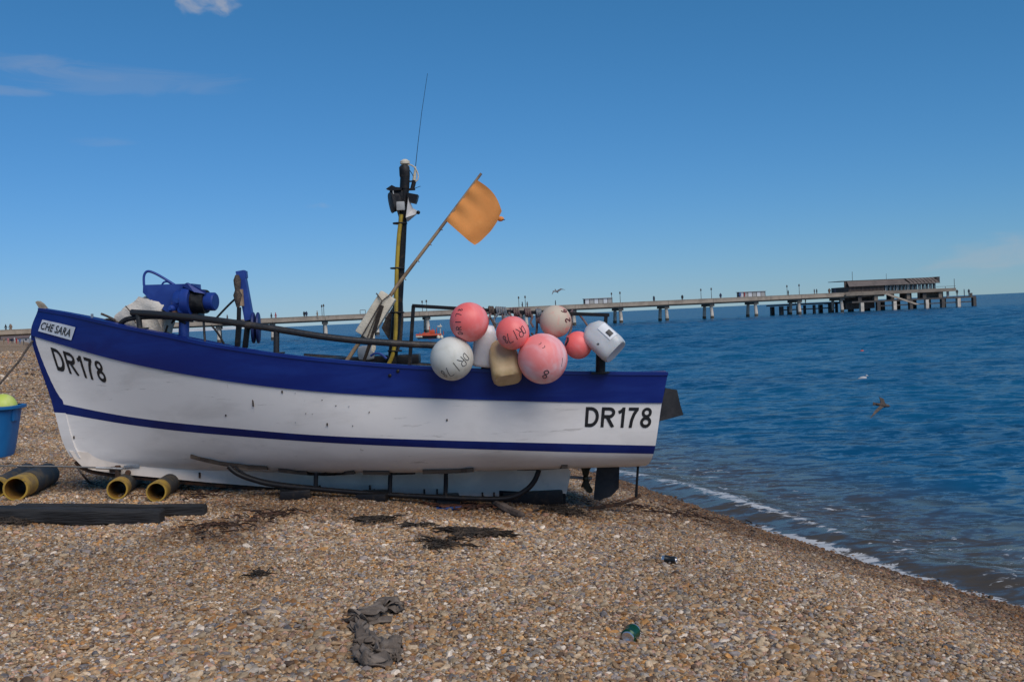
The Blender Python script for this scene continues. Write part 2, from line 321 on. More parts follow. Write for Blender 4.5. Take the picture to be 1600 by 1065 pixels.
def pebbles(name, label, xs, ys, dia, flat=.55):
    d = shore_d(xs, ys); z = land_z(xs, ys, d); n = len(xs); w = np.maximum(wetness(xs, ys, d), dark_patch(xs, ys))
    pal = np.array([(.42, .29, .165), (.34, .22, .115), (.44, .235, .08), (.31, .16, .06), (.48, .38, .255), (.29, .255, .235), (.22, .205, .20), (.155, .15, .155), (.64, .57, .47), (.15, .10, .065), (.42, .265, .185), (.36, .32, .26), (.38, .30, .195), (.50, .31, .14)])
    pr = np.array([16, 13, 4.5, 5, 13, 9, 5.5, 3.5, 8.0, 9, 9, 8, 14, 3.]); ci = RNG.choice(len(pal), n, p=pr/pr.sum()); c = pal[ci]*RNG.uniform(.60, 1.32, (n, 1))*np.array([1.02, .95, .91])
    c = c*(.80+.34*vnoise(xs*.9+3, ys*.9)+.14*vnoise(xs*3.3, ys*3.3+8))[:, None]
    c = c*(1-w[:, None]*(1-np.array([.42, .35, .29])))
    me = bpy.data.meshes.new(name); me.vertices.add(n); me.vertices.foreach_set('co', np.stack([xs, ys, z+dia*.12], -1).astype(np.float32).ravel())
    def at(nm, ty, key, arr): a = me.attributes.new(nm, ty, 'POINT'); a.data.foreach_set(key, np.ascontiguousarray(arr).ravel())
    at('pcol', 'FLOAT_COLOR', 'color', np.concatenate([c, np.ones((n, 1))], 1).astype(np.float32))
    el = RNG.uniform(.72, 1.35, n); at('scl', 'FLOAT_VECTOR', 'vector', np.stack([dia*el/2, dia/el/2, dia*RNG.uniform(flat*.65, flat*1.35, n)/2], -1).astype(np.float32))
    at('rot', 'FLOAT_VECTOR', 'vector', np.stack([RNG.normal(0, .3, n), RNG.normal(0, .3, n), RNG.uniform(0, 6.28, n)], -1).astype(np.float32))
    at('pick', 'INT', 'value', RNG.integers(0, 8, n).astype(np.int32))
    m = bpy.data.materials.get('flint_pebble')
    if m is None:
        m = bpy.data.materials.new('flint_pebble'); m.use_nodes = True; N = m.node_tree.nodes; L = m.node_tree.links; b = N['Principled BSDF']; b.inputs['Roughness'].default_value = .62; b.inputs['Specular IOR Level'].default_value = .35
        a = N.new('ShaderNodeAttribute'); a.attribute_type = 'INSTANCER'; a.attribute_name = 'pcol'
        tc = N.new('ShaderNodeTexCoord'); no = N.new('ShaderNodeTexNoise'); no.inputs['Scale'].default_value = 1.6; no.inputs['Detail'].default_value = 4; L.new(tc.outputs['Object'], no.inputs['Vector'])
        mr = N.new('ShaderNodeMapRange'); L.new(no.outputs['Fac'], mr.inputs[0]); mr.inputs[1].default_value = .3; mr.inputs[2].default_value = .7; mr.inputs[3].default_value = .72; mr.inputs[4].default_value = 1.18
        mu = N.new('ShaderNodeVectorMath'); mu.operation = 'SCALE'; L.new(a.outputs['Color'], mu.inputs[0]); L.new(mr.outputs[0], mu.inputs['Scale']); L.new(mu.outputs[0], b.inputs['Base Color'])
    o = bpy.data.objects.new(name, me); COL.objects.link(o); tag(o, label, 'shingle', kind='stuff')
    ng = bpy.data.node_groups.new(name, 'GeometryNodeTree'); ng.interface.new_socket('Geometry', in_out='INPUT', socket_type='NodeSocketGeometry'); ng.interface.new_socket('Geometry', in_out='OUTPUT', socket_type='NodeSocketGeometry')
    N = ng.nodes; L = ng.links; gi = N.new('NodeGroupInput'); go = N.new('NodeGroupOutput'); g2i = N.new('GeometryNodeGeometryToInstance')
    for k in range(8):
        ico = N.new('GeometryNodeMeshIcoSphere'); ico.inputs['Radius'].default_value = 1; ico.inputs['Subdivisions'].default_value = 3
        pos = N.new('GeometryNodeInputPosition'); no = N.new('ShaderNodeTexNoise'); no.noise_dimensions = '4D'; no.inputs['W'].default_value = k*3.7; no.inputs['Scale'].default_value = .75; no.inputs['Detail'].default_value = 1.5; L.new(pos.outputs[0], no.inputs['Vector'])
        sb = N.new('ShaderNodeVectorMath'); sb.operation = 'SUBTRACT'; L.new(no.outputs['Color'], sb.inputs[0]); sb.inputs[1].default_value = (.5, .5, .5)
        sc = N.new('ShaderNodeVectorMath'); sc.operation = 'SCALE'; L.new(sb.outputs[0], sc.inputs[0]); sc.inputs['Scale'].default_value = 1.5
        spn = N.new('GeometryNodeSetPosition'); L.new(ico.outputs[0], spn.inputs['Geometry']); L.new(sc.outputs[0], spn.inputs['Offset'])
        sm = N.new('GeometryNodeSetShadeSmooth'); L.new(spn.outputs[0], sm.inputs[0]); mt = N.new('GeometryNodeSetMaterial'); mt.inputs['Material'].default_value = m; L.new(sm.outputs[0], mt.inputs[0]); L.new(mt.outputs[0], g2i.inputs[0])
    ip = N.new('GeometryNodeInstanceOnPoints'); L.new(gi.outputs[0], ip.inputs['Points']); L.new(g2i.outputs[0], ip.inputs['Instance']); ip.inputs['Pick Instance'].default_value = True
    def na(nm, ty):
        q = N.new('GeometryNodeInputNamedAttribute'); q.data_type = ty; q.inputs['Name'].default_value = nm; return q.outputs[0]
    L.new(na('pick', 'INT'), ip.inputs['Instance Index']); L.new(na('scl', 'FLOAT_VECTOR'), ip.inputs['Scale'])
    er = N.new('FunctionNodeEulerToRotation'); L.new(na('rot', 'FLOAT_VECTOR'), er.inputs[0]); L.new(er.outputs[0], ip.inputs['Rotation']); L.new(ip.outputs[0], go.inputs[0])
    md = o.modifiers.new('scatter', 'NODES'); md.node_group = ng; me.materials.append(m); return o
def scatter(sp, y0, y1, keep=1.0, x0=-20, x1=8):
    xs = np.arange(x0, x1, sp); ys = np.arange(y0, y1, sp); X, Y = np.meshgrid(xs, ys); X = X.ravel()+RNG.uniform(-.5, .5, X.size)*sp*1.5; Y = Y.ravel()+RNG.uniform(-.5, .5, Y.size)*sp*1.5
    k = (X > -.52*Y-1.2) & (X < .52*Y+1.2) & (RNG.random(X.size) < keep); X = X[k]; Y = Y[k]; d = shore_d(X, Y); k = d > -.25; return X[k], Y[k]
xa, ya = scatter(.0190, 3.9, 9.5); xb, yb = scatter(.0235, 9.5, 16.5); xc, yc = scatter(.045, 16.5, 24, .9); xd, yd = scatter(.07, 24, 36, .8); xe, ye = scatter(.13, 36, 90, .85, -50, -6); xs = np.r_[xa, xb, xc, xd, xe]; ys = np.r_[ya, yb, yc, yd, ye]
dia = np.clip(np.exp(RNG.normal(math.log(.0192), .36, len(xs))), .010, .058)
dia *= .78+.42*vnoise(xs*.7+11, ys*.7)+.12*vnoise(xs*4, ys*4)
dia[len(xa)+len(xb):] *= np.r_[np.full(len(xc), 1.5), np.full(len(xd), 2.0), np.full(len(xe), 3.4)]
pebbles('shingle', 'brown, grey and white flint pebbles covering the beach', xs, ys, dia)

# ------------------------------------------------------------------ sea
def sea_mat():
    m = bpy.data.materials.new('sea_water'); m.use_nodes = True; nt = m.node_tree; N = nt.nodes; L = nt.links; b = N['Principled BSDF']
    
    tc = N.new('ShaderNodeTexCoord'); at = N.new('ShaderNodeAttribute'); at.attribute_name = 'off'
    def mr(f, a, c, lo=0., hi=1., sm=True):
        r = N.new('ShaderNodeMapRange'); r.interpolation_type = 'SMOOTHSTEP' if sm else 'LINEAR'; L.new(f, r.inputs[0]); r.inputs[1].default_value = a; r.inputs[2].default_value = c; r.inputs[3].default_value = lo; r.inputs[4].default_value = hi; return r.outputs[0]
    def noi(scale, st, rot=0., detail=4, rough=.6, dist=0.):
        mp = N.new('ShaderNodeMapping'); mp.inputs['Scale'].default_value = st; mp.inputs['Rotation'].default_value = (0, 0, rot); L.new(tc.outputs['Object'], mp.inputs[0])
        n = N.new('ShaderNodeTexNoise'); n.inputs['Scale'].default_value = scale; n.inputs['Detail'].default_value = detail; n.inputs['Roughness'].default_value = rough; n.inputs['Distortion'].default_value = dist; L.new(mp.outputs[0], n.inputs['Vector']); return n.outputs['Fac']
    def ma(op, a, c):
        q = N.new('ShaderNodeMath'); q.operation = op
        for i, v in enumerate((a, c)):
            if isinstance(v, (int, float)): q.inputs[i].default_value = v
            else: L.new(v, q.inputs[i])
        return q.outputs[0]
    def mix(f, A, B):
        x = N.new('ShaderNodeMix'); x.data_type = 'RGBA'; L.new(f, x.inputs[0])
        for i, v in ((6, A), (7, B)):
            if isinstance(v, tuple): x.inputs[i].default_value = (*v, 1)
            else: L.new(v, x.inputs[i])
        return x.outputs[2]
    big = noi(.012, (1, 2.4, 1), .1, 3); deep = mix(mr(big, .38, .62), (.003, .070, .165), (.006, .101, .212))
    mid = noi(.12, (.35, 1.6, 1), .1, 4); deep = mix(mr(mid, .4, .7, 0, .5), deep, (.002, .043, .118))
    offn = ma('ADD', at.outputs['Fac'], ma('MULTIPLY', ma('SUBTRACT', noi(.5, (1, .6, 1), .4, 4), .5), 1.3))
    c = mix(mr(offn, .9, 4.4), (.072, .060, .048), deep)
    # lace and breaking edges of foam
    w1 = ma('MULTIPLY', ma('SUBTRACT', noi(.55, (1, 1, 1), 0, 3), .5), .7); o1 = ma('ADD', at.outputs['Fac'], w1)
    lace = noi(4.0, (1, 1.4, 1), .4, 7, .72, 1.2)
    br = N.new('ShaderNodeAttribute'); br.attribute_name = 'breaker'
    ef = N.new('ShaderNodeAttribute'); ef.attribute_name = 'edgefoam'; edge = ma('MULTIPLY', ma('MULTIPLY', mr(o1, .26, .03), mr(noi(.35, (1, 1, 1), 0, 2), .36, .56, .6, 1)), ef.outputs['Fac'])
    inner = ma('MULTIPLY', ma('MULTIPLY', mr(o1, .1, .6), mr(o1, 3.2, 1.2)), .36)
    f = ma('MAXIMUM', ma('MAXIMUM', edge, br.outputs['Fac']), inner)
    foam = mr(ma('ADD', f, ma('MULTIPLY', ma('SUBTRACT', lace, .5), 3.0)), .58, .86)
    c = mix(foam, c, (.50, .51, .52)); 
    # ripples: random facet slopes added to the swell's own normal, so far water stays broken up too
    def slope(scale, st, rot, detail, rough, k, dist=.2):
        mp = N.new('ShaderNodeMapping'); mp.inputs['Scale'].default_value = st; mp.inputs['Rotation'].default_value = (0, 0, rot); L.new(tc.outputs['Object'], mp.inputs[0])
        n = N.new('ShaderNodeTexNoise'); n.inputs['Scale'].default_value = scale; n.inputs['Detail'].default_value = detail; n.inputs['Roughness'].default_value = rough; n.inputs['Distortion'].default_value = dist; L.new(mp.outputs[0], n.inputs['Vector'])
        v = N.new('ShaderNodeVectorMath'); v.operation = 'SUBTRACT'; L.new(n.outputs['Color'], v.inputs[0]); v.inputs[1].default_value = (.5, .5, .5)
        w = N.new('ShaderNodeVectorMath'); w.operation = 'MULTIPLY'; L.new(v.outputs[0], w.inputs[0]); w.inputs[1].default_value = (k*.7, k, 0); return w.outputs[0]
    geo = N.new('ShaderNodeNewGeometry'); acc = geo.outputs['Normal']
    for q in (slope(3.2, (.75, 1.4, 1), .2, 6, .66, 1.5), slope(.8, (.55, 1.6, 1), -.12, 5, .66, .75)):
        ad = N.new('ShaderNodeVectorMath'); ad.operation = 'ADD'; L.new(acc, ad.inputs[0]); L.new(q, ad.inputs[1]); acc = ad.outputs[0]
    nz = N.new('ShaderNodeVectorMath'); nz.operation = 'NORMALIZE'; L.new(acc, nz.inputs[0]); N.remove(b)
    df = N.new('ShaderNodeBsdfDiffuse'); gl = N.new('ShaderNodeBsdfGlossy'); fr = N.new('ShaderNodeFresnel'); fr.inputs['IOR'].default_value = 1.33; mxs = N.new('ShaderNodeMixShader')
    for q in (df, gl, fr): L.new(nz.outputs[0], q.inputs['Normal'])
    L.new(c, df.inputs['Color']); L.new(mr(foam, 0, 1, .12, .8), gl.inputs['Roughness']); fq = ma('MINIMUM', ma('MULTIPLY', fr.outputs[0], .85), .46)   # waves hide one another: a rough sea never mirrors fully
    L.new(fq, mxs.inputs[0]); L.new(df.outputs[0], mxs.inputs[1]); L.new(gl.outputs[0], mxs.inputs[2]); L.new(mxs.outputs[0], N['Material Output'].inputs['Surface'])
    return m
th = np.radians(np.concatenate([np.linspace(-62, -34, 60)[:-1], np.linspace(-34, 34, 640), np.linspace(34, 62, 60)[1:]])); rr = np.concatenate([np.geomspace(4, 320, 860), np.geomspace(320, 45000, 80)[1:]])
TH, RR = np.meshgrid(th, rr); SX = RR*np.sin(TH); SY = RR*np.cos(TH); SD = -shore_d(SX, SY)
amp = np.clip(SD/9, 0.05, 1)*np.clip(1-RR/240, 0, 1)
SZ = np.zeros_like(SX)
for k in range(30):
    lam = RNG.uniform(.35, 1.9); a = math.radians(RNG.normal(255, 42)); ph = RNG.uniform(0, 6.28); kx, ky = math.cos(a)*2*math.pi/lam, math.sin(a)*2*math.pi/lam
    fade = np.clip(1.4-RR*.012/lam*2.2, 0, 1); s = np.sin(kx*SX+ky*SY+ph+1.5*vnoise(SX*.25+k, SY*.25)); SZ += .0052*lam*fade*(s+.35*(s*s-.5))
SZ *= amp
far_amp = np.clip((RR-22)/50, 0, 1)*np.clip(SD/14, 0, 1)*np.clip((330-RR)/120, 0, 1)
for k in range(26):                            # short steep chop farther out
    lam = RNG.uniform(1.6, 5.0); a = math.radians(RNG.normal(262, 48)); ph = RNG.uniform(0, 6.28); kx, ky = math.cos(a)*2*math.pi/lam, math.sin(a)*2*math.pi/lam
    s = np.sin(kx*SX+ky*SY+ph+2.2*vnoise(SX*.12+k, SY*.12)); SZ += .0052*lam*np.clip(1.5-RR*.0045/lam*2.4, 0, 1)*far_amp*(s+.3*(s*s-.5))
BRK = np.array([PZ(x, y, 0)[:2] for x, y in [(880, 728), (930, 736), (974, 741), (1072, 761), (1145, 783), (1202, 801), (1295, 832), (1356, 850), (1450, 885), (1515, 890), (1600, 910), (1700, 935)]])
best = np.full(SX.shape, 1e9)
for (ax, ay), (bx, by) in zip(BRK[:-1], BRK[1:]):
    dx, dy = bx-ax, by-ay; t = np.clip(((SX-ax)*dx+(SY-ay)*dy)/(dx*dx+dy*dy), 0, 1); best = np.minimum(best, np.hypot(SX-ax-t*dx, SY-ay-t*dy))
nb = vnoise(SX*1.1, SY*1.1); SB = np.clip(1.08-best/(.15+.24*nb), 0, 1)*(.58+.38*vnoise(SX*.8+40, SY*.8))*np.clip((SY-8)/4, .55, 1)
SZ += .05*np.exp(-(best/.35)**2)
sea = grid_mesh('sea', SX, SY, SZ, sea_mat(), 'structure', {'off': SD, 'breaker': SB, 'edgefoam': np.clip((12.9-SY)/1.2, .12, 1)*np.clip(1-(SY-12.9)*0, 0, 1)}, mask=SD > -2.0)
tag(sea, 'blue rippled sea with foam at its edge', 'sea')
# ------------------------------------------------------------------ materials
m_white = make_mat('hull_white_paint', (.83, .795, .76), .34, col2=(.70, .665, .63), nscale=1.6, lo=.42, hi=.72, stretch=(.7, 1, 2.2), rough2=.5,
                   spots=[(3.2, .67, (.42, .36, .30), (1, 1, .35)), (26, .72, (.10, .07, .05), (1, 1, 1)), (5, .69, (.52, .48, .43), (2.2, 1, .4)), (3.5, .61, (.58, .55, .52), (.5, 1, 6)), (60, .73, (.2, .15, .1), (1, 1, 1))])
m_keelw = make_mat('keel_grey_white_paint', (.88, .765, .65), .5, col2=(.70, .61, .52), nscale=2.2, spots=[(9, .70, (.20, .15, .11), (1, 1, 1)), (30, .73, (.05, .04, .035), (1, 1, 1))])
m_blue = make_mat('hull_blue_paint', (.004, .017, .155), .34, col2=(.006, .027, .20), nscale=2.4, lo=.4, hi=.7, stretch=(.6, 1, 3), rough2=.5, spec=.35,
                  spots=[(34, .715, (.09, .12, .24), (1, 1, 1)), (7, .74, (.05, .075, .20), (.4, 1, 3))])
m_navy = make_mat('waterline_navy_paint', (.004, .013, .115), .5, col2=(.006, .02, .145), nscale=3, spec=.3)
m_blk = make_mat('black_painted_steel', (.014, .014, .016), .42, spec=.2, col2=(.05, .036, .026), nscale=9, lo=.55, hi=.75, bump=.15)
m_rail = make_mat('worn_black_rail', (.020, .020, .022), .45, col2=(.10, .075, .055), nscale=7, lo=.5, hi=.75, stretch=(.6, 1, 1), bump=.2)
m_rubber = make_mat('black_rubber', (.012, .012, .014), .55, spec=.2, col2=(.035, .034, .034), nscale=12)
m_rust = make_mat('rusted_iron', (.10, .045, .022), .85, col2=(.035, .022, .016), nscale=14, lo=.4, hi=.6, bump=.5)
m_rudder = make_mat('black_rudder_plate', (.010, .011, .014), .6, col2=(.03, .03, .033), nscale=5)
m_wood = make_mat('dark_oiled_wood', (.030, .020, .014), .8, col2=(.062, .042, .028), nscale=5, stretch=(.3, 1, 4), bump=.4, bscale=20)
m_cap = make_mat('gunwale_cap', (.020, .036, .16), .5, col2=(.09, .10, .16), nscale=5, lo=.5, hi=.75)
m_deck = make_mat('grey_deck_paint', (.16, .17, .18), .7, col2=(.09, .09, .09), nscale=3)
m_bamboo = make_mat('bamboo', (.36, .25, .15), .6, col2=(.22, .14, .085), nscale=8, stretch=(1, 1, .5), bump=.15)
m_foamw = make_mat('weathered_white_foam', (.70, .63, .50), .8, col2=(.54, .47, .36), nscale=4, spots=[(18, .7, (.25, .22, .18), (1, 1, 1))], bump=.25, bscale=60)
m_orange = make_mat('orange_flag_cloth', (1.0, .385, .095), .8, col2=(.94, .335, .075), nscale=3, bump=.25, bscale=9, spots=[(9, .74, (.28, .12, .04), (1, 1, 1))])
m_pink = make_mat('sun_faded_pink_vinyl', (.92, .165, .155), .45, col2=(.93, .33, .33), nscale=2.6, lo=.40, hi=.62, spots=[(38, .68, (.45, .12, .10), (1, 1, 1)), (7, .66, (.70, .13, .10), (1, 1, .5))])
m_pinkb = make_mat('chalky_pink_vinyl', (.90, .25, .24), .5, col2=(.87, .66, .70), nscale=2.2, lo=.38, hi=.66, spots=[(40, .73, (.42, .15, .12), (1, 1, 1)), (6, .72, (.55, .12, .09), (2.5, 2.5, .3))])
m_buoyw = make_mat('grubby_white_vinyl', (.66, .655, .60), .5, col2=(.50, .48, .40), nscale=3, spots=[(45, .70, (.27, .25, .18), (1, 1, 1))])
m_pale = make_mat('algae_stained_vinyl', (.60, .49, .38), .65, col2=(.72, .30, .24), nscale=4, lo=.46, hi=.60, spots=[(30, .68, (.36, .27, .19), (1, 1, 1))])
m_jugw = make_mat('milky_plastic', (.74, .74, .76), .35, col2=(.64, .63, .66), nscale=3, sss=.35)
m_jugb = make_mat('stained_tan_plastic', (.60, .44, .24), .45, col2=(.48, .33, .16), nscale=4, sss=.2, spots=[(14, .72, (.26, .16, .07), (1, 1, 1))])
m_jugc = make_mat('clear_white_plastic', (.62, .635, .64), .32, col2=(.54, .555, .56), nscale=4, sss=.4)
m_mark = make_mat('black_marker_pen', (.025, .025, .035), .7)
m_letter = make_mat('black_vinyl_lettering', (.012, .012, .014), .45)
m_plate = make_mat('name_plate_white', (.62, .66, .72), .5, col2=(.52, .55, .60), nscale=6)
m_yellow = make_mat('yellow_cable', (.45, .31, .03), .5, col2=(.32, .21, .025), nscale=9)
m_grey = make_mat('grey_plastic_box', (.42, .42, .41), .55, col2=(.33, .33, .32), nscale=8)
m_steel = make_mat('galvanised_steel', (.40, .41, .42), .45, metal=.7, col2=(.26, .26, .26), nscale=10)
m_glass = make_mat('lamp_glass', (.55, .57, .6), .12, coat=.5)
m_ropeb = make_mat('blue_grey_rope', (.12, .16, .20), .9, col2=(.25, .25, .24), nscale=30, bump=.6, bscale=90)
m_roped = make_mat('tarry_rope', (.055, .045, .040), .9, col2=(.12, .09, .07), nscale=30, bump=.6, bscale=90)
m_ropep = make_mat('purple_brown_rope', (.13, .075, .085), .9, col2=(.21, .15, .12), nscale=30, bump=.6, bscale=90)
m_sack = make_mat('woven_white_sack', (.62, .575, .51), .85, col2=(.50, .44, .38), nscale=4, bump=.35, bscale=50, spots=[(6, .70, (.22, .12, .09), (1, 1, 1))])
m_winch = make_mat('hauler_blue_paint', (.012, .040, .235), .42, col2=(.022, .06, .29), nscale=5, spots=[(24, .72, (.06, .05, .05), (1, 1, 1))])
m_sea_rag = make_mat('dark_brown_mesh_cloth', (.060, .045, .036), .95, col2=(.11, .08, .06), nscale=20, bump=.6, bscale=80)

def translucent(m, amount, col):
    N = m.node_tree.nodes; L = m.node_tree.links; b = N['Principled BSDF']; t = N.new('ShaderNodeBsdfTranslucent'); t.inputs[0].default_value = (*col, 1); x = N.new('ShaderNodeMixShader'); x.inputs[0].default_value = amount
    L.new(b.outputs[0], x.inputs[1]); L.new(t.outputs[0], x.inputs[2]); L.new(x.outputs[0], N['Material Output'].inputs[0])
translucent(m_orange, .3, (1.0, .46, .16))
# ------------------------------------------------------------------ the boat
YC = 10.9                                    # centre plane of the boat
BOAT = empty('fishing_boat', (-1.7, YC, .70), 'white and blue wooden fishing boat standing on the shingle, marked DR178', 'boat')
T = np.linspace(0, 1, 97); 
LV = [  # photo profile of each level line from stem to transom, and half breadth in metres
    ([(62, 483), (110, 491), (150, 500), (180, 508), (247, 520.5), (330, 538.5), (420, 552), (480, 559.5), (530, 564), (600, 570), (670, 574.5), (760, 578), (850, 581), (950, 582.5), (1043, 583)],
     [(0, .035), (.05, .22), (.1, .40), (.2, .68), (.35, .95), (.5, 1.06), (.7, 1.07), (.85, 1.0), (1, .88)]),
    ([(51, 524), (97.5, 538), (146, 552.5), (211, 568.5), (290, 584), (370, 597), (500, 611.5), (640, 620), (760, 624.5), (850, 627), (950, 628.5), (1034, 629)],
     [(0, .035), (.05, .17), (.1, .33), (.2, .61), (.35, .90), (.5, 1.03), (.7, 1.05), (.85, .98), (1, .86)]),
    ([(84, 628), (188, 649), (280, 661), (360, 668.5), (500, 680), (640, 686), (800, 690.5), (900, 693), (1024, 696)],
     [(0, .035), (.05, .11), (.1, .22), (.2, .46), (.35, .77), (.5, .95), (.7, 1.0), (.85, .93), (1, .80)]),
    ([(87.5, 643), (188, 661), (280, 673), (360, 680), (500, 690.5), (640, 697.5), (800, 703), (900, 706), (1021, 708.5)],
     [(0, .035), (.05, .10), (.1, .20), (.2, .42), (.35, .73), (.5, .91), (.7, .97), (.85, .90), (1, .77)]),
    ([(98, 684), (188, 699), (280, 708), (360, 714), (500, 722), (640, 724), (800, 724), (900, 723), (1016, 721)],
     [(0, .035), (.05, .07), (.1, .13), (.2, .29), (.35, .56), (.5, .74), (.7, .80), (.85, .77), (1, .66)]),
    ([(106, 703), (188, 717), (280, 725), (360, 730), (500, 737), (640, 737.5), (800, 734), (900, 731), (1009, 727.5)],
     [(0, .035), (.05, .06), (.1, .09), (.2, .17), (.35, .36), (.5, .52), (.7, .60), (.85, .60), (1, .5)]),
    ([(112, 713), (188, 726), (280, 733), (360, 736), (500, 738), (640, 736), (800, 730), (900, 727), (1003, 724)],
     [(0, .035), (.05, .05), (.1, .05), (.2, .05), (.5, .05), (1, .05)]),
]
LX = []; LY = []; LZv = []
for prof, hb in LV:
    px0, px1 = prof[0][0], prof[-1][0]; px = px0+(px1-px0)*T; py = pchip([q[0] for q in prof], [q[1] for q in prof], px)
    py = np.convolve(np.r_[[py[0]]*0, py], [1], 'same'); b = pchip([q[0] for q in hb], [q[1] for q in hb], T)
    k = np.ones(9)/9; bs = np.convolve(np.r_[np.full(4, b[0]), b, np.full(4, b[-1])], k, 'valid'); w = np.minimum(1, np.minimum(T, 1-T)*14); b = b*(1-w)+bs*w
    pys = np.convolve(np.r_[np.full(4, py[0]), py, np.full(4, py[-1])], k, 'valid'); py = py*(1-w)+pys*w
    pts = np.array([P(x, y, YC-h) for x, y, h in zip(px, py, b)]); LX.append(pts[:, 0]); LY.append(pts[:, 1]); LZv.append(pts[:, 2])
LEV = np.array([0, 1, 2, 2.3, 3.0, 3.6, 4.2])     # station of each level line down the side
SUB = np.unique(np.r_[np.linspace(0, 1, 7), np.linspace(1, 2, 11), np.linspace(2, 2.3, 4), np.linspace(2.3, 4.2, 20)])
def hull_pt(t, lev):
    i = np.clip(np.asarray(t, float), 0, 1)
    c = [[np.interp(i, T, A[k]) for k in range(len(LEV))] for A in (LX, LY, LZv)]
    return np.array([float(pchip(LEV, np.array(q), np.array([lev]))[0]) for q in c])
HG = np.zeros((len(SUB), len(T), 3))
for j in range(len(T)):
    for a, A in enumerate((LX, LY, LZv)): HG[:, j, a] = pchip(LEV, np.array([A[k][j] for k in range(len(LEV))]), SUB)
def heel(g):                                   # the far side, mirrored, with the slight list of the boat away from the camera
    q = g.copy(); h = YC-g[..., 1]; q[..., 1] = YC+h; q[..., 2] = g[..., 2]-.15*h; return q
def gnormals(g):
    du = np.gradient(g, axis=1); dv = np.gradient(g, axis=0); n = np.cross(du, dv); n /= np.linalg.norm(n, axis=-1, keepdims=True)+1e-12; s = np.sign(n[..., 1].mean()); return n*(-s)
HN = gnormals(HG)
def hull_band(name, l0, l1, mat, push=0.0, lip=False):
    k = np.where((SUB >= l0-1e-6) & (SUB <= l1+1e-6))[0]; g = HG[k]+HN[k]*push; mb = MB(); ns = []
    for side in (0, 1):
        gg = g if side == 0 else heel(g); nn = HN[k].copy()
        if side: nn[..., 1] *= -1
        base = len(mb.v); r, c = gg.shape[:2]; vs = [tuple(q) for q in gg.reshape(-1, 3)]
        fs = []
        for i in range(r-1):
            for j in range(c-1): q = (i*c+j, i*c+j+1, (i+1)*c+j+1, (i+1)*c+j); fs.append(q if side else q[::-1])
        mb.add(vs, fs)
        if lip:   # lower edge of the raised strake
            e = (HG[k[-1]] if side == 0 else heel(HG[k[-1]])); e2 = gg[-1]; b2 = len(mb.v); mb.add([tuple(q) for q in e2]+[tuple(q) for q in e], [((j, j+1, c+j+1, c+j) if side else (j+1, j, c+j, c+j+1)) for j in range(c-1)])
    o = mb.build(name, mat, BOAT, fixn=True, angle=60); return o
hull_band('topside_planking', 1, 2, m_white); hull_band('waterline_stripe', 2, 2.3, m_navy, .0015); hull_band('bottom_planking', 2.3, 4.2, m_white)
hull_band('sheer_strake', 0, 1, m_blue, .014, lip=True)
# stem timber: blue along the white topsides, white below
def stem_piece(name, l0, l1, mat, out=.03, half=.05, n=14):
    mb = MB(); fr = [hull_pt(0, l) for l in np.linspace(l0, l1, n)]; bk = [hull_pt(.012, l) for l in np.linspace(l0, l1, n)]
    ring = []
    for f_, b_ in zip(fr, bk):
        d = np.array([-1.0, 0, -.25]); d /= np.linalg.norm(d); ring.append([(b_[0]+.03, YC-half-.012, b_[2]), (f_[0]+d[0]*out*.6, YC-half*.75, f_[2]+d[2]*out*.6), (f_[0]+d[0]*out, YC-half*.3, f_[2]+d[2]*out), (f_[0]+d[0]*out, YC+half*.3, f_[2]+d[2]*out), (f_[0]+d[0]*out*.6, YC+half*.75, f_[2]+d[2]*out*.6), (b_[0]+.03, YC+half+.012, b_[2])])
    k = len(ring[0]); mb.v = [q for r in ring for q in r]
    for i in range(n-1):
        for a in range(k): c = (a+1) % k; mb.f.append((i*k+a, i*k+c, (i+1)*k+c, (i+1)*k+a))
    mb.f.append(tuple(range(k))); mb.f.append(tuple((n-1)*k+a for a in reversed(range(k))))
    return mb.build(name, mat, BOAT)
stem_piece('stem_timber', -.0, 2.3, m_navy); stem_piece('stem_foot', 2.3, 4.2, m_white, out=.02)
# transom, cap rail, inside lining and deck
tr = HG[:, -1]; trf = heel(HG[:, -1])
MB().prism([tuple(q+np.array([.002, .004, 0])) for q in tr]+[tuple(q+np.array([.002, -.004, 0])) for q in trf[::-1]], (-.05, 0, 0)).build('transom', m_blue, BOAT, smooth=False)
capm = MB()
for side in (0, 1):
    e = HG[0]+HN[0]*.024; i_ = HG[0]-HN[0]*.065
    e[:, 2] = HG[0][:, 2]; i_[:, 2] = HG[0][:, 2]; i_[:, 1] = np.minimum(i_[:, 1], YC-.004); e = e if side == 0 else heel(e); i_ = i_ if side == 0 else heel(i_)
    n = len(T); rows = [e-np.array([0, 0, .018]), e+np.array([0, 0, .014]), i_+np.array([0, 0, .014]), i_-np.array([0, 0, .018])]; k = len(capm.v)
    for r in rows: capm.v += [tuple(q) for q in r]
    for a in range(4):
        c = (a+1) % 4
        for j in range(n-1): capm.f.append((k+a*n+j, k+a*n+j+1, k+c*n+j+1, k+c*n+j))
    capm.f.append((k, k+n, k+2*n, k+3*n)); capm.f.append((k+n-1, k+4*n-1, k+3*n-1, k+2*n-1))
capm.build('gunwale_rail', m_blue, BOAT, angle=30)
lin = MB(); g = HG[SUB <= 1.6]-HN[SUB <= 1.6]*.05; g[..., 1] = np.minimum(g[..., 1], YC-.003)
for side in (0, 1):
    gg = g if side == 0 else heel(g); r, c = gg.shape[:2]; lin.add([tuple(q) for q in gg.reshape(-1, 3)], [(i*c+j, i*c+j+1, (i+1)*c+j+1, (i+1)*c+j) for i in range(r-1) for j in range(c-1)])
lin.build('inner_lining', m_deck, BOAT, fixn=False)
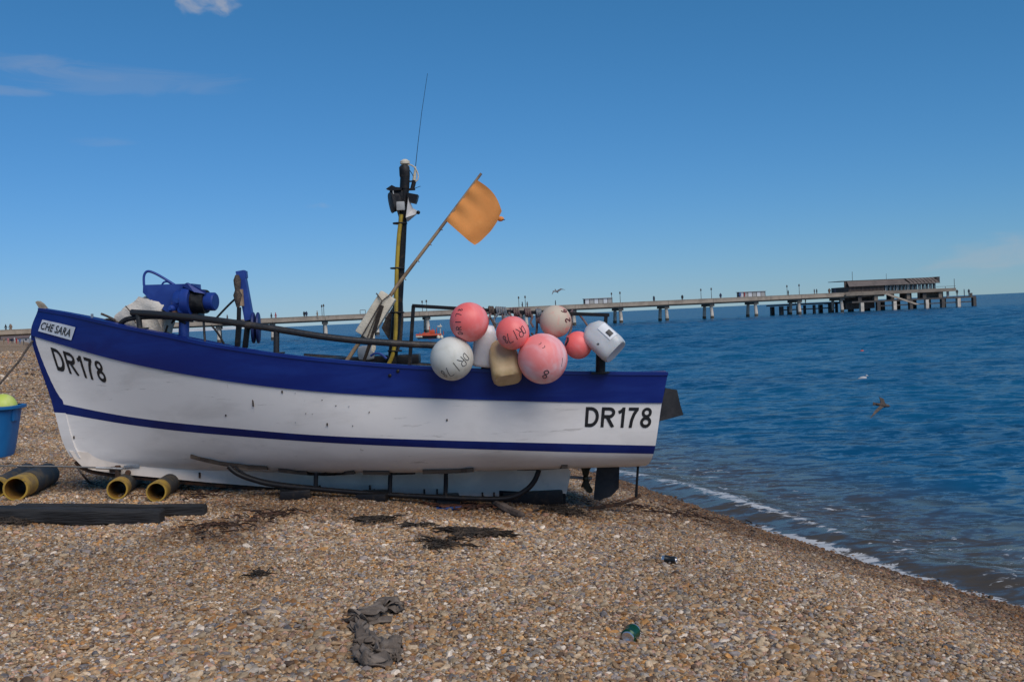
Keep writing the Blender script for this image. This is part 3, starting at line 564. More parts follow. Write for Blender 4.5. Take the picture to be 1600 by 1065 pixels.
c = g.shape[1]; a = g[-1]; b = heel(g)[-1]; MB().add([tuple(q) for q in a]+[tuple(q) for q in b], [(j, j+1, c+j+1, c+j) for j in range(c-1)]).build('deck', m_deck, BOAT)
# foredeck between the gunwales at the bow
k = 15; a = HG[0][:k].copy(); b = heel(HG[0])[:k].copy(); a[:, 2] -= .02; b[:, 2] -= .02; MB().add([tuple(q) for q in a]+[tuple(q) for q in b], [(j, j+1, k+j+1, k+j) for j in range(k-1)]).build('foredeck', m_cap, BOAT)
# keel with its deadwood
kp = [(108, 704), (116, 716), (128, 728), (145, 734), (180, 739.5), (250, 746), (330, 753.5), (420, 760.5), (520, 767), (620, 772), (720, 776), (800, 778.5), (882, 780), (886, 766), (890, 748), (892, 738), (884, 722)]
kt = [(800, 722), (640, 726), (500, 728), (360, 726), (250, 720), (160, 708)]
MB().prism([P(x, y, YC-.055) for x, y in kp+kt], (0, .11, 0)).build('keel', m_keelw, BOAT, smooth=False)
# iron shoe under the keel
sh = [(118, 721), (128, 730.5), (145, 737), (180, 742.5), (250, 749.5), (330, 757), (420, 764), (520, 771), (620, 776), (720, 780), (800, 782.5), (882, 784)]
MB().tube([P(x, y, YC) for x, y in sh], .022, 6).build('keel_shoe', m_rust, BOAT)
MB().prism([P(x, y, YC-.062) for x, y in [(780, 766), (884, 771), (884, 786), (780, 785)]], (0, .01, 0)).build('keel_plate', m_blk, BOAT, smooth=False)
# bilge cleats: short wooden strips along the turn of the bilge, and the tubular runner on its struts
def on_hull(px, py, Y0=9.3, Y1=YC):
    """first hull point hit by a sight line, found on the hull grid"""
    d = ray(px, py); best = None; q = HG.reshape(-1, 3)-np.array([0, 0, CH]); pr = np.stack([q@_R, q@_U, q@_f], 1); u = 800+FPX*pr[:, 0]/pr[:, 2]; v = 532.5-FPX*pr[:, 1]/pr[:, 2]
    i = np.argmin((u-px)**2+(v-py)**2); return HG.reshape(-1, 3)[i]
CLE = [((299, 713), (418, 731)), ((436, 734), (554, 737.5)), ((568, 738), (649, 737.5)), ((661, 737), (740, 734)), ((808, 732), (887, 728))]
for (a, b) in CLE:
    path = []
    for s_ in np.linspace(0, 1, 9):
        x = a[0]+(b[0]-a[0])*s_; y = a[1]+(b[1]-a[1])*s_+(4 if a[0] < 560 else 1)*math.sin(s_*math.pi); h = on_hull(x, y-2); path.append(P(x, y, h[1]-.012))
    mb = MB(); n = len(path)
    for q in path: k = len(mb.v); mb.v += [tuple(q+np.array([0, -.03, .024])), tuple(q+np.array([0, -.034, -.014])), tuple(q+np.array([0, .06, -.018])), tuple(q+np.array([0, .06, .024]))]
    for i in range(n-1):
        for e in range(4): f_ = (e+1) % 4; mb.f.append((i*4+e, i*4+f_, i*4+4+f_, i*4+4+e))
    mb.f += [(0, 1, 2, 3), (n*4-1, n*4-2, n*4-3, n*4-4)]; mb.build('bilge_cleat', m_wood, BOAT, smooth=False)
YB = 10.42
run = catmull([P(x, y, YB) for x, y in [(357, 728), (370, 739), (395, 749), (430, 757), (500, 764), (560, 769), (620, 773), (700, 777), (770, 779), (800, 776), (822, 765), (835, 751), (842, 734)]], 6)
MB().tube(run, .026, 10).build('bilge_runner', m_blk, BOAT)
MB().tube(catmull([P(x, y, YB+.03) for x, y in [(366, 728), (384, 741), (412, 750), (450, 756), (500, 761)]], 6), .012, 8).build('runner_brace', m_blk, BOAT)
for x, y0, y1 in ((494, 738, 765), (610, 738, 772), (697, 736, 776)):
    MB().tube([P(x, y0, YB+.01), P(x-1, y1, YB)], .022, 10).build('runner_strut', m_blk, BOAT)
# fittings of the keel
fit = empty_fit = MB().box(P(180, 733, YC-.085), (.11, .05, .06), bev=.01); o = fit.build('tow_fitting', m_rust, BOAT)
MB().tube([P(184, 727, YC-.10), P(184, 745, YC-.10)], .03, 8).build('pin', m_rust, o); MB().lathe([(.025, -.02), (.03, 0), (.025, .02)], P(200, 738, YC-.09), (0, 1, 0), 10).build('bolt', m_rust, o)
MB().box(P(206, 728, YC-.07), (.16, .012, .025)).build('strap_plate', m_steel, o)
for x, y in ((312, 742), (500, 762), (578, 762), (585, 768), (663, 768), (683, 768), (754, 772), (772, 772)):
    MB().box(P(x, y, YC-.062), (.018, .02, .06 if y < 770 else .045), bev=.004).build('keel_bolt', m_rust, BOAT)
for x, y in ((611, 583), (625, 584)):
    MB().lathe([(.016, 0), (.016, .012), (.008, .018)], on_hull(x, y)+np.array([0, -.012, 0]), (0, -1, 0), 10).build('strake_bolt', m_blk, BOAT)
for x, y, h in ((394, 627, .07), (444, 612, .025), (515, 665, .03), (350, 651, .02), (694, 654, .02), (116, 684, .03)):   # nicks and drips in the paint
    q = on_hull(x, y); MB().box(q+np.array([0, -.004, 0]), (.014, .01, h), bev=.003).build('paint_chip', m_wood, BOAT)
rch = random.Random(31)
for i in range(9):                            # small flakes off the paint, thickest amidships
    x = rch.gauss(500, 90); y = rch.uniform(606+.02*(x-380), 672); q = on_hull(x, y); w_c = rch.uniform(.005, .010); MB().box(q+np.array([0, -.003, 0]), (w_c, .007, w_c*rch.uniform(.7, 2.2)), rot=Matrix.Rotation(rch.uniform(-.5, .5), 3, 'Y'), bev=.002).build('paint_chip', m_wood if i % 3 else m_steel, BOAT)
# stern gear: rudder, tiller blade above, propeller, skeg strut
MB().prism([P(x, y, YC-.02) for x, y in [(1040, 606), (1058, 609), (1063, 632), (1068, 648), (1030, 658), (1034, 630)]], (0, .045, 0)).build('rudder_head', m_rudder, BOAT, smooth=False)
MB().prism([P(x, y, YC-.02) for x, y in [(934, 722), (968, 724), (967, 762), (955, 775), (936, 781), (928, 780), (930, 755)]], (0, .04, 0)).build('rudder', m_rudder, BOAT, smooth=False)
MB().tube([P(890, 745, YC), P(925, 747, YC)], .016, 8).build('propeller_shaft', m_steel, BOAT)
m_bronze = make_mat('tarnished_bronze', (.10, .085, .05), .5, metal=.6, col2=(.05, .045, .03), nscale=9)
pr = MB().sphere(P(915, 747, YC), .035, 10, 8).build('propeller', m_bronze, BOAT)
for ang in (90, 215, 330):
    a = math.radians(ang); c0 = P(914, 747, YC); ax = np.array([0, math.cos(a), math.sin(a)]) if ang != 90 else np.array([0.0, 0.0, 1.0])
    ax = -np.array([.0, math.sin(a+1.57), -math.cos(a+1.57)])*-1
    ax = np.array([0.05, math.cos(a), math.sin(a)]); tn = np.array([.75, -.66*math.sin(a), .66*math.cos(a)]); pts = []
    for s_ in np.linspace(0, 2*math.pi, 18)[:-1]: pts.append(c0+ax*(.11+.10*math.cos(s_))+tn*.055*math.sin(s_)*(1.2 if math.cos(s_) > 0 else .8))
    MB().prism(pts, np.array([.014, 0, 0])).build('propeller_blade', m_bronze, pr)
MB().tube([P(997, 727, YC-.1), P(995, 756, YC-.1), P(994, 776, YC-.1)], [.013, .013, .016], 8).build('skid_rod', m_blk, BOAT)
MB().tube(catmull([P(x, y, YC-.1) for x, y in [(1001, 772), (990, 779), (965, 787), (930, 793), (880, 795)]], 6), .02, 8, flat=.7).build('skid_bar', m_rust, BOAT)
# name plate and registration
def arc(cx, cy, rx, ry, a0, a1, n=14): return [(cx+rx*math.cos(math.radians(a0+(a1-a0)*i/n)), cy+ry*math.sin(math.radians(a0+(a1-a0)*i/n))) for i in range(n+1)]
w_ = .085                                    # half the stroke of the bold capitals, cap height 1
BOLD = {'D': (.74, [[(w_, 0), (w_, 1)], [(w_, 1-w_), (.28, 1-w_)]+arc(.28, .5, .74-w_-.28, .5-w_, 90, -90)+[(w_, w_)]]),
        'R': (.76, [[(w_, 0), (w_, 1)], [(w_, 1-w_), (.40, 1-w_)]+arc(.40, .715, .26, .285-w_, 90, -90)+[(w_, .43+w_)], [(.33, .5), (.68, 0)]]),
        '1': (.42, [[(.30, 0), (.30, 1)], [(.30, .93), (.18, .80), (.04, .73)]]), '7': (.58, [[(.02, 1-w_), (.56, 1-w_)], [(.50, .93), (.34, .66), (.24, .36), (.20, 0)]]),
        '8': (.62, [arc(.31, .735, .195, .265-w_*.9, 0, 360, 22), arc(.31, .28, .225, .28-w_, 0, 360, 22)])}
def bold_word(body, t0, t1, v0, v1, gap=.13, push=.0035):
    """capitals laid on the planking between two stations and two heights; each letter its own piece"""
    tot = sum(BOLD[c][0] for c in body)+gap*(len(body)-1); root = bpy.data.objects.new('registration_lettering', None); COL.objects.link(root); root.parent = BOAT; x0 = 0
    def pos(x, y, k):
        t = t0+(t1-t0)*x/tot; lev = v1+(v0-v1)*y; p_ = hull_pt(t, lev); a = hull_pt(min(t+.01, 1), lev)-hull_pt(max(t-.01, 0), lev); b = hull_pt(t, lev+.05)-hull_pt(t, max(lev-.05, 0)); n = np.cross(a, b); n /= np.linalg.norm(n); n = n if n[1] < 0 else -n; return p_+n*(push+.0012*k)
    for ch in body:
        mb = MB()
        for si, st in enumerate(BOLD[ch][1]):
            pts = []
            for i in range(len(st)-1):
                m_ = max(1, int(np.hypot(st[i+1][0]-st[i][0], st[i+1][1]-st[i][1])/.12)); pts += [(st[i][0]+(st[i+1][0]-st[i][0])*q/m_, st[i][1]+(st[i+1][1]-st[i][1])*q/m_) for q in range(m_)]
            pts.append(st[-1]); n = len(pts); cl = np.hypot(pts[0][0]-pts[-1][0], pts[0][1]-pts[-1][1]) < 1e-6; L_ = []; R_ = []
            for i in range(n):
                a = pts[i-1] if i else (pts[-2] if cl else pts[0]); b = pts[i+1] if i < n-1 else (pts[1] if cl else pts[-1]); d = np.array(b)-np.array(a); d /= np.linalg.norm(d)+1e-9; nn = np.array([-d[1], d[0]])*w_*(.92 if ch == '8' else 1); L_.append(np.array(pts[i])+nn); R_.append(np.array(pts[i])-nn)
            mb.add([pos(x0+q[0], min(max(q[1], 0), 1), si) for q in L_]+[pos(x0+q[0], min(max(q[1], 0), 1), si) for q in R_], [(i, i+1, n+i+1, n+i) for i in range(n-1)])
        mb.build('letter', m_letter, root, smooth=False, fixn=False); x0 += BOLD[ch][0]+gap
def letter_on(name, body, mat, t0, t1, v0, v1, parent=BOAT, bold=.018, push=.006, skew=0.0, shear=0):
    v, f = text_mesh(body, bold, shear); mb = MB(); vs = []
    for (u, w) in v:
        lev = v1+(v0-v1)*w; t = t0+(t1-t0)*(u+skew*(w-.5)); p_ = hull_pt(t, lev); e = 1e-3
        a = hull_pt(min(t+.01, 1), lev)-hull_pt(max(t-.01, 0), lev); b = hull_pt(t, lev+.05)-hull_pt(t, max(lev-.05, 0)); n = np.cross(a, b); n /= np.linalg.norm(n); n = n if n[1] < 0 else -n; vs.append(p_+n*push)
    mb.add(vs, f); return mb.build(name, mat, parent, smooth=False, fixn=False)
tt = lambda px, a, b: (px-a)/(b-a)
bold_word('DR178', tt(84, 58, 1032), tt(163, 58, 1032), 1.13, 1.46)
bold_word('DR178', tt(914, 68, 1029), tt(1017, 68, 1029), 1.125, 1.575)
# plate
pl = MB(); n = 8; vs = []
for i in range(n+1):
    for w in (0, 1): t = tt(69+ (121-69)*i/n, 57, 1040)+(0 if w == 0 else -.001); p_ = hull_pt(t, .36 if w == 0 else .80); vs.append(p_+np.array([-.006, -.026, 0]))
pl.add(vs, [(2*i, 2*i+1, 2*i+3, 2*i+2) for i in range(n)]); plate = pl.build('name_plate', m_plate, BOAT, smooth=False, fixn=False)
letter_on('name_lettering', 'CHE SARA', m_letter, tt(71.5, 57, 1040), tt(118, 57, 1040), .45, .71, parent=plate, bold=.012, push=.032, shear=.12)
# stump of the stem head
MB().prism([P(x, y, YC-.04) for x, y in [(68, 486), (60, 480), (55, 472), (58, 470), (64, 474), (74, 486)]], (0, .08, 0)).build('stem_head', m_wood if 0 else make_mat('grey_weathered_wood', (.34, .29, .22), .85, col2=(.22, .18, .13), nscale=12, bump=.3), BOAT, smooth=False)

# ---- rails along the near gunwale
def gw(px, dz=0.0, inset=.05):                # a point of the near gunwale below photo column px
    t = tt(px, 62, 1043); p_ = hull_pt(t, 0); return p_+np.array([0, inset, .012+dz])
def rail_pt(px, py):
    q = gw(px); return P(px, py, q[1])
rl = [rail_pt(x, y) for x, y in [(206, 488), (250, 491), (300, 496), (350, 502), (400, 509), (450, 517), (500, 525), (550, 531), (600, 535), (650, 538), (700, 540)]]
side = MB().tube(catmull(rl, 5), .033, 12).build('side_rail', m_rail, BOAT)
for x, ytop in ((216, 491), (432, 515)):
    a = rail_pt(x, ytop); b = gw(x+(-2 if x > 300 else 0), -.01); po = MB().tube([a, b], .028, 10).build('rail_post', m_rail, BOAT)
    MB().box(b+np.array([0, 0, .008]), (.15, .09, .016), bev=.003).build('foot_plate', m_rail, po)
MB().tube([rail_pt(318, 500), gw(318, -.02)], .012, 8).build('rail_post', m_rail, BOAT)
hose = catmull([rail_pt(x, y)+np.array([0, .02, 0]) for x, y in [(300, 499), (260, 495), (225, 495), (200, 498), (190, 503), (188, 508), (196, 514)]], 8)
MB().tube(hose, .026, 10).build('hose', m_rubber, BOAT)
# aft frame of square black tube
fr = MB(); tl = rail_pt(646, 477); tr_ = P(950, 492, tl[1]+.06); bl = gw(640); Yf = tl[1]
def bar(a, b, w=.034):
    a, b = V(a), V(b); d = (b-a); L_ = d.length; q = d.to_track_quat('X', 'Z').to_matrix(); return MB().box((a+b)/2, (L_, w, w), rot=q, bev=.005)
bar(P(640, 571, Yf), tl).build('frame_post', m_blk, BOAT, smooth=False); bar(P(644, 477.5, Yf), P(800, 487, Yf)).build('frame_top_bar', m_blk, BOAT, smooth=False); bar(P(800, 487, Yf+.002), P(952, 492, Yf+.002)).build('frame_top_bar', m_blk, BOAT, smooth=False)
bar(P(947, 491, Yf+.003), P(943, 545, Yf+.003)).build('frame_post', m_blk, BOAT, smooth=False)
lp = MB().tube([P(939, 540, Yf), P(938, 584, Yf)], .047, 12).build('stub_post', m_blk, BOAT); MB().box(P(938, 582, Yf), (.17, .1, .016), bev=.003).build('foot_plate', m_blk, lp)
bar(P(600, 536, Yf+.004), P(705, 541, Yf+.004), .03).build('frame_lower_bar', m_blk, BOAT, smooth=False)
MB().box(P(1013, 582, 10.1), (.33, .12, .03), bev=.006).build('stern_chock', m_cap, BOAT)
MB().box(P(760, 575, 9.98), (.10, .10, .09), bev=.01).build('cleat', m_blk, BOAT)
MB().tube(catmull([P(x, y, 11.75) for x, y in [(475, 556), (520, 559), (575, 563), (640, 569), (690, 573)]], 4), .03, 8).build('far_rail', m_blk, BOAT)
# ---- mast and what is bolted to it
YM = 10.75
mast = MB().tube([P(612, 575, YM), P(622, 470, YM), P(627, 390, YM), P(630, 330, YM), P(633, 290, YM)], [.05, .05, .046, .044, .044], 12).build('mast', m_blk, BOAT)
MB().tube([P(632, 295, YM), P(633, 274, YM)], .05, 12).build('mast_head', m_blk, mast)
MB().lathe([(.05, 0), (.055, .02), (.055, .10), (.04, .12)], P(632.5, 277, YM), (0, 0, 1), 14).build('navigation_light', m_rubber, mast)
MB().lathe([(.025, 0), (.05, .02), (.05, .045), (.02, .065)], P(633, 259, YM), (0, 0, 1), 14).build('white_cap', m_foamw, mast)
cab = [(607, 569), (614, 552), (618, 520), (619, 470), (620, 420), (623, 370), (626, 345), (627, 335)]
MB().tube(catmull([P(x, y, YM-.07) for x, y in cab], 6), .021, 8).build('cable', m_yellow, mast)
for y, x in ((349, 625), (419, 621), (488, 620.5), (548, 617)):
    c = P(x, y, YM-.02); MB().lathe([(.072, -.008), (.078, 0), (.072, .008)], c, (.03, 0, 1), 12).build('cable_tie', m_rubber, mast)
# left floodlight, seen from the side and back
def rim(center, axis, r, depth, xdir, name, m1, m2, sq=4):
    o = MB().lathe([(.6*r, -depth), (.85*r, -depth*.8), (r, -.1*depth), (r*1.05, 0), (r*.98, .02*r)], center, axis, 24, xdir=xdir, sq=sq).build(name, m1, mast)
    MB().lathe([(r*.86, 0), (r*.8, .02*r)], V(center)+V(axis).normalized()*(.022*r), axis, 24, xdir=xdir, sq=sq).build('lens', m2, o); return o
rim(P(611, 317, YM-.05), (-.72, -.25, -.12), .100, .10, (0, 0, 1), 'floodlight', m_rubber, m_rubber, 3)
MB().box(P(620, 309, YM), (.14, .10, .15), bev=.02).build('lamp_bracket', m_blk, mast)
MB().prism([P(x, y, YM-.08) for x, y in [(603, 295), (612, 289), (618, 292), (628, 293), (627, 297), (612, 298)]], (0, .09, 0)).build('small_lamp', m_blk, mast, smooth=False)
MB().box(P(626, 322, YM-.10), (.082, .06, .088), bev=.008).build('junction_box', m_grey, mast)
MB().tube(catmull([P(x, y, YM-.11) for x, y in [(614, 298), (615.5, 306), (619, 314), (623, 316)]], 4), .006, 6).build('wire', m_grey, mast)
# radar reflector of pale plates under the lamps
MB().prism([P(x, y, YM+.03) for x, y in [(619, 326), (627, 330), (627, 346), (624, 343)]], (0, .012, 0)).build('reflector_plate', m_grey, mast, smooth=False)
MB().add([P(638, 308, YM-.07), P(645, 325, YM-.02), P(655, 331, YM-.10), P(652, 334, YM-.10), P(637, 347, YM-.04), P(634, 340, YM-.11), P(645, 328, YM+.1)], [(0, 1, 5), (1, 2, 3), (1, 3, 4, 5), (2, 3, 6), (3, 4, 6), (1, 2, 6)]).build('reflector_plate', make_mat('pale_metal_sheet', (.58, .56, .54), .5, col2=(.45, .43, .42), nscale=8), mast, smooth=False, fixn=False)
MB().prism([P(x, y, YM-.07) for x, y in [(637, 301), (653, 304), (651, 312), (649, 317), (640, 315), (636, 308)]], (0, .14, 0)).build('lamp_hood', m_blk, mast, smooth=False)
MB().sphere(P(653.5, 332, YM-.10), .02, 10, 8).build('knob', m_rubber, mast)
# whip aerial with its white base and looped lead
MB().tube([P(644, 296, YM), P(647.5, 282, YM)], .022, 10).build('aerial_clamp', m_rubber, mast); MB().box(P(641, 296, YM), (.10, .04, .02)).build('clamp_arm', m_blk, mast); MB().box(P(641, 283.5, YM), (.09, .02, .014)).build('clamp_arm', m_blk, mast)
MB().tube([P(647, 283, YM), P(649, 265, YM), P(649.2, 260, YM)], [.019, .012, .005], 10).build('aerial_base', m_foamw, mast)
MB().tube([P(649, 263, YM), P(653, 225, YM), P(659, 175, YM), P(668, 115, YM)], [.0036, .003, .0026, .002], 6).build('whip_aerial', m_blk, mast)
MB().tube(catmull([P(x, y, YM-.01) for x, y in [(632, 262), (640, 257.5), (648, 262), (653, 272), (653, 280), (649, 284)]], 8), .007, 6).build('aerial_lead', m_foamw, mast)
MB().tube(catmull([P(x, y, YM+.02) for x, y in [(640, 266), (645, 274), (647, 284), (644, 292)]], 8), .004, 6).build('aerial_lead', m_rubber, mast)
MB().tube([P(646, 295, YM), P(657, 291, YM)], .003, 5).build('stub_wire', m_blk, mast)
# ---- net hauler on its blue legs
YH = 10.6
hau = MB().prism([P(x, y, YH-.02) for x, y in [(223.5, 445), (280, 443.5), (300, 443), (303, 490), (263, 489), (240, 474), (223, 457)]], (0, .30, 0)).build('net_hauler', m_winch, BOAT, smooth=False)
MB().tube(catmull([P(x, y, YH) for x, y in [(225, 446), (225, 431), (230, 424), (240, 426), (255, 434), (273, 445)]], 6), .013, 8).build('guard_handle', m_winch, hau)
MB().tube(catmull([P(x, y, YH+.1) for x, y in [(253, 445), (256, 441), (262, 440), (268, 444)]], 5), .010, 8).build('guard_handle', m_winch, hau)
cdir = np.array([.985, -.17, -.05])
c0 = P(299, 471, YH-.06)
MB().lathe([(.12, -.07), (.158, -.055), (.165, 0), (.160, .03)], c0, cdir, 28).build('flange', m_winch, hau)
MB().lathe([(.105, -.16), (.12, -.14), (.12, -.06)], c0, cdir, 24).build('gear_case', m_winch, hau)
MB().lathe([(.118, .02), (.122, .05), (.118, .09), (.122, .13), (.118, .165)], c0, cdir, 28).build('rubber_drum', m_rubber, hau)
MB().lathe([(.088, .16), (.092, .18), (.092, .25), (.08, .262), (.03, .262)], c0, cdir, 24).build('motor', m_winch, hau)
MB().add([P(283, 446, YH-.15), P(292, 441.5, YH-.18), P(322, 455, YH-.20), P(321, 459, YH-.19), P(303, 456, YH-.2), P(290, 448, YH+.2), P(294, 441.5, YH+.2), P(322, 455, YH+.15)], [(0, 1, 2, 3, 4), (1, 6, 7, 2), (0, 5, 6, 1)]).build('drum_cover', m_winch, hau, smooth=False, fixn=False)
for dx, dy, r in ((268, 482, .035), (279, 470, .045), (272, 490, .03), (284, 484, .05)): MB().lathe([(r, -.05), (r*1.1, 0), (r*.6, .03)], P(dx, dy, YH-.14), (-.3, -.9, .1), 12).build('valve', m_winch if r > .034 else m_rust, hau)
MB().tube([P(288, 488, YH), P(287, 535, YH)], .052, 12).build('leg', m_winch, hau)
MB().box(P(287, 494, YH), (.36, .24, .05), bev=.01).build('bed_plate', m_blk, hau)
for pth in ([(338, 497), (350, 484), (362, 472), (371, 464)], [(330, 508), (340, 520), (350, 537)], [(262, 508), (258, 520)], [(268, 505), (275, 499), (290, 505)]):
    MB().tube(catmull([P(x, y, YH-.05) for x, y in pth], 6), .011, 7).build('hydraulic_hose', m_rubber, hau)
# ---- davit post with its open hook and sheaves
YD = 10.45
dav = bar(P(376, 423, YD), P(390, 500, YD), .085).build('davit', m_winch, BOAT, smooth=False)
MB().prism([P(x, y, YD-.03) for x, y in [(370, 426), (375, 422.5), (384, 423), (385, 434), (378, 436), (371, 432)]], (0, .07, 0)).build('davit_head', m_winch, dav, smooth=False)
bar(P(374, 500, YD+.02), P(371, 541, YD+.02), .05).build('davit_leg', m_blk, dav, smooth=False); bar(P(388, 498, YD), P(383, 543, YD), .05).build('davit_leg', m_blk, dav, smooth=False)
MB().tube(catmull([P(x, y, YD-.08) for x, y in [(371, 432), (375, 437), (373, 442), (371, 444)]], 5), .011, 8).build('shackle', m_blk, dav)
MB().lathe([(.016, 0), (.032, .06), (.045, .12), (.026, .17), (.034, .22), (.038, .27), (.018, .32)], P(372, 480, YD-.09), (.02, 0, 1), 10, xdir=(1, 0, 0)).build('block', m_roped, dav)
MB().tube([P(373.5, 480, YD-.08), P(373, 503, YD-.08)], .022, 8).build('hook_shank', m_blk, dav)
MB().tube([P(375, 452, YD-.07), P(377, 478, YD-.07)], .03, 8).build('rope_fall', m_bamboo, dav)
for x, r in ((396, .155), (403.5, .155)):
    MB().lathe([(.03, -.026), (r*.9, -.016), (r, -.008), (r, .008), (r*.9, .016), (.03, .026)], P(x, 512, YD-.05), (.985, .15, -.03), 28).build('sheave', make_mat('sheave_blue', (.010, .022, .10), .5, col2=(.02, .03, .15), nscale=6), dav)
MB().tube([P(386, 511, YD-.05), P(410, 512.5, YD-.1)], .022, 8).build('axle', m_blk, dav)

# ------------------------------------------------------------------ things in and on the boat
def rope(name, pts, r, mat, label, cat='rope', parent=None):
    o = MB().tube(catmull(pts, 6), r, 7).build(name, mat, parent)
    if parent is None: tag(o, label, cat)
    return o
# dan buoy: bamboo pole with an orange flag, strapped to a long float
YK = 10.35
dan = empty('dan_buoy', P(540, 572, YK), 'bamboo marker pole with an orange flag and a long white float leaning on the rail', 'marker buoy')
pole_px = [(536, 572), (580, 507), (620, 447), (697, 345), (752, 271)]
MB().tube([P(x, y, YK) for x, y in pole_px], [.021, .02, .019, .016, .013], 9).build('pole', m_bamboo, dan)
for s_ in (.18, .30, .42, .53, .63, .72):
    a = np.array(pole_px[1]); q = a+(np.array(pole_px[-1])-a)*s_; q2 = q+np.array([.9, -1.2]); MB().tube([P(*q, YK), P(*q2, YK)], .021, 9).build('node_ring', m_bamboo, dan)
# the float: a long box of foam, its axis along the pole
fa = P(568, 524, YK); fb = P(608, 461, YK); ax = V(fb)-V(fa); q = Matrix((ax.normalized(), Vector((ax.normalized().z*-1, 0, ax.normalized().x)) * -1, Vector((0, 1, 0)))).transposed()
fo = MB().box((V(fa)+V(fb))/2+Vector((0, -.02, 0)), (ax.length, .17, .15), rot=q, bev=.014).build('float', m_foamw, dan)
MB().tube([P(588, 458, YK-.10), P(597, 470, YK-.12), P(566, 524, YK-.12)], .007, 6).build('cord', m_roped, fo); MB().tube([P(611, 459, YK-.105), P(597, 470, YK-.115), P(574, 527, YK-.115)], .006, 6).build('cord', m_roped, fo)
MB().tube([P(597, 477, YK-.11), P(582, 525, YK-.11), P(568, 566, YK-.05)], [.02, .02, .016], 7).build('stick', m_wood, fo)
MB().prism([P(x, y, YK-.13) for x, y in [(585, 520), (587, 545), (584, 551), (580, 547), (582, 530)]], (0, .02, 0)).build('pale_strap', m_foamw, fo, smooth=False)
# the flag: cloth with folds from the pole, its lee corner curled
def flag():
    A = np.array([(748, 282), (697, 346)]); nu, nv = 26, 26; mb = MB()
    c00 = np.array([745., 281]); c01 = np.array([697., 345]); c10 = np.array([784., 330]); c11 = np.array([741., 384])
    for i in range(nu+1):
        for j in range(nv+1):
            u, v = i/nu, j/nv; p_ = c00*(1-u)*(1-v)+c01*(1-u)*v+c10*u*(1-v)+c11*u*v
            bow = math.sin(math.pi*v)*u*5; p_ = p_+np.array([bow, bow*.6])+np.array([6, -4])*math.sin(math.pi*u)*(1-v)**2
            if u > .8: p_ = p_+np.array([-1.5, 2.0])*math.sin(v*17)*(u-.8)*3
            dy = .045*math.sin(u*4.2+v*3.1)*u+.012*math.sin(u*8-v*6)*u+.08*u*u*math.sin(v*3.4+.4)+.010*math.sin(v*19)*(1-u)**2
            mb.v.append(tuple(P(p_[0], p_[1], YK-.02+dy)))
    for i in range(nu):
        for j in range(nv): k = i*(nv+1)+j; mb.f.append((k, k+1, k+nv+2, k+nv+1))
    o = mb.build('flag', m_orange, dan, fixn=False, angle=180); return o
fl = flag()
MB().sphere(P(782, 342, YK+.08), .032, 12, 8, scale=(1.1, 1, .8)).build('knotted_corner', m_orange, fl); MB().tube([P(783, 343, YK+.07), P(789, 343.5, YK+.05)], .004, 5).build('loose_thread', m_wood, fl)
MB().tube(catmull([P(x, y, YK) for x, y in [(744, 336), (741, 340), (743, 343), (749, 336), (746, 341), (752, 338)]], 4), .006, 5).build('pen_mark', make_mat('faded_pen', (.22, .11, .05), .9), fl)
# dark cloth wrapped at the mast
def draped():
    ol = [(622, 466), (628, 472), (629, 500), (627, 530), (622, 548), (615, 540), (606, 528), (596, 512), (602, 498), (612, 482)]
    mb = MB().prism([P(x, y, YM+.08) for x, y in ol], (0, .10, 0)); o = mb.build('furled_cloth', m_sea_rag, None, smooth=False); tag(o, 'dark brown mesh cloth hanging behind the mast', 'cloth'); return o
draped()
sm = MB().box(P(572, 551, 10.7), (.17, .15, .15), bev=.05).build('white_bundle', m_grey, None); tag(sm, 'small crumpled pale bag tucked below the white float', 'bag')
sm = MB().box(P(545, 565, 11.0), (1.5, .25, .10), bev=.02).build('stowed_plank', m_blk, None); tag(sm, 'black plank lying inside the boat behind the gunwale', 'plank')
sb = MB().tube(catmull([P(x, y, 10.3) for x, y in [(579, 556), (586, 552), (595, 553), (604, 560)]], 6), .012, 6).build('blue_rope_end', make_mat('blue_poly_rope', (.02, .05, .22), .8, col2=(.04, .08, .3), nscale=20), None); tag(sb, 'short end of blue rope beside the mast foot', 'rope')
# sack at the bow
def sack():
    bm = bmesh.new(); bmesh.ops.create_cube(bm, size=1); bmesh.ops.subdivide_edges(bm, edges=bm.edges[:], cuts=7, use_grid_fill=True)
    c = P(227, 498, 10.75); r = random.Random(4)
    for v in bm.verts:
        x, y, z = v.co; f_ = 1-.10*(abs(z)*2)**3; x *= .46*f_; y *= .36*f_; z *= .36
        z += .05*math.sin(x*9+1)*(.5+v.co.z)-.10*max(0, -v.co.x)*(v.co.z+.5)+.02*math.sin(y*15+x*7); x += .018*math.sin(z*22+y*9); y += .02*math.sin(x*19+z*13)
        v.co = Vector((x, y, z))
    bmesh.ops.bevel(bm, geom=[e for e in bm.edges if e.calc_face_angle(0) > 1.0], offset=.02, segments=2, affect='EDGES')
    mb = MB(); bm.verts.index_update(); mb.add([V(c)+v.co for v in bm.verts], [[v.index for v in f.verts] for f in bm.faces]); bm.free()
    o = mb.build('white_sack', m_sack, None, angle=50); tag(o, 'stained white woven sack stowed in the bow under the black rail', 'sack')
    MB().tube(catmull([P(x, y, 10.53) for x, y in [(196, 478), (206, 490), (212, 505)]], 5), .006, 5).build('seam', m_roped, o); return o
sack()
for k, pts in enumerate(([(158, 490), (168, 494), (180, 500)], [(163, 500), (172, 499), (186, 504), (197, 507)], [(172, 503), (180, 499), (190, 503), (204, 512)])):
    rope('loose_rope', [P(x, y, 10.55+.04*k) for x, y in pts], .012, m_roped, ['frayed rope end sticking up over the bow gunwale', 'dark rope lying along the bow gunwale', 'dark rope curling toward the white sack'][k])
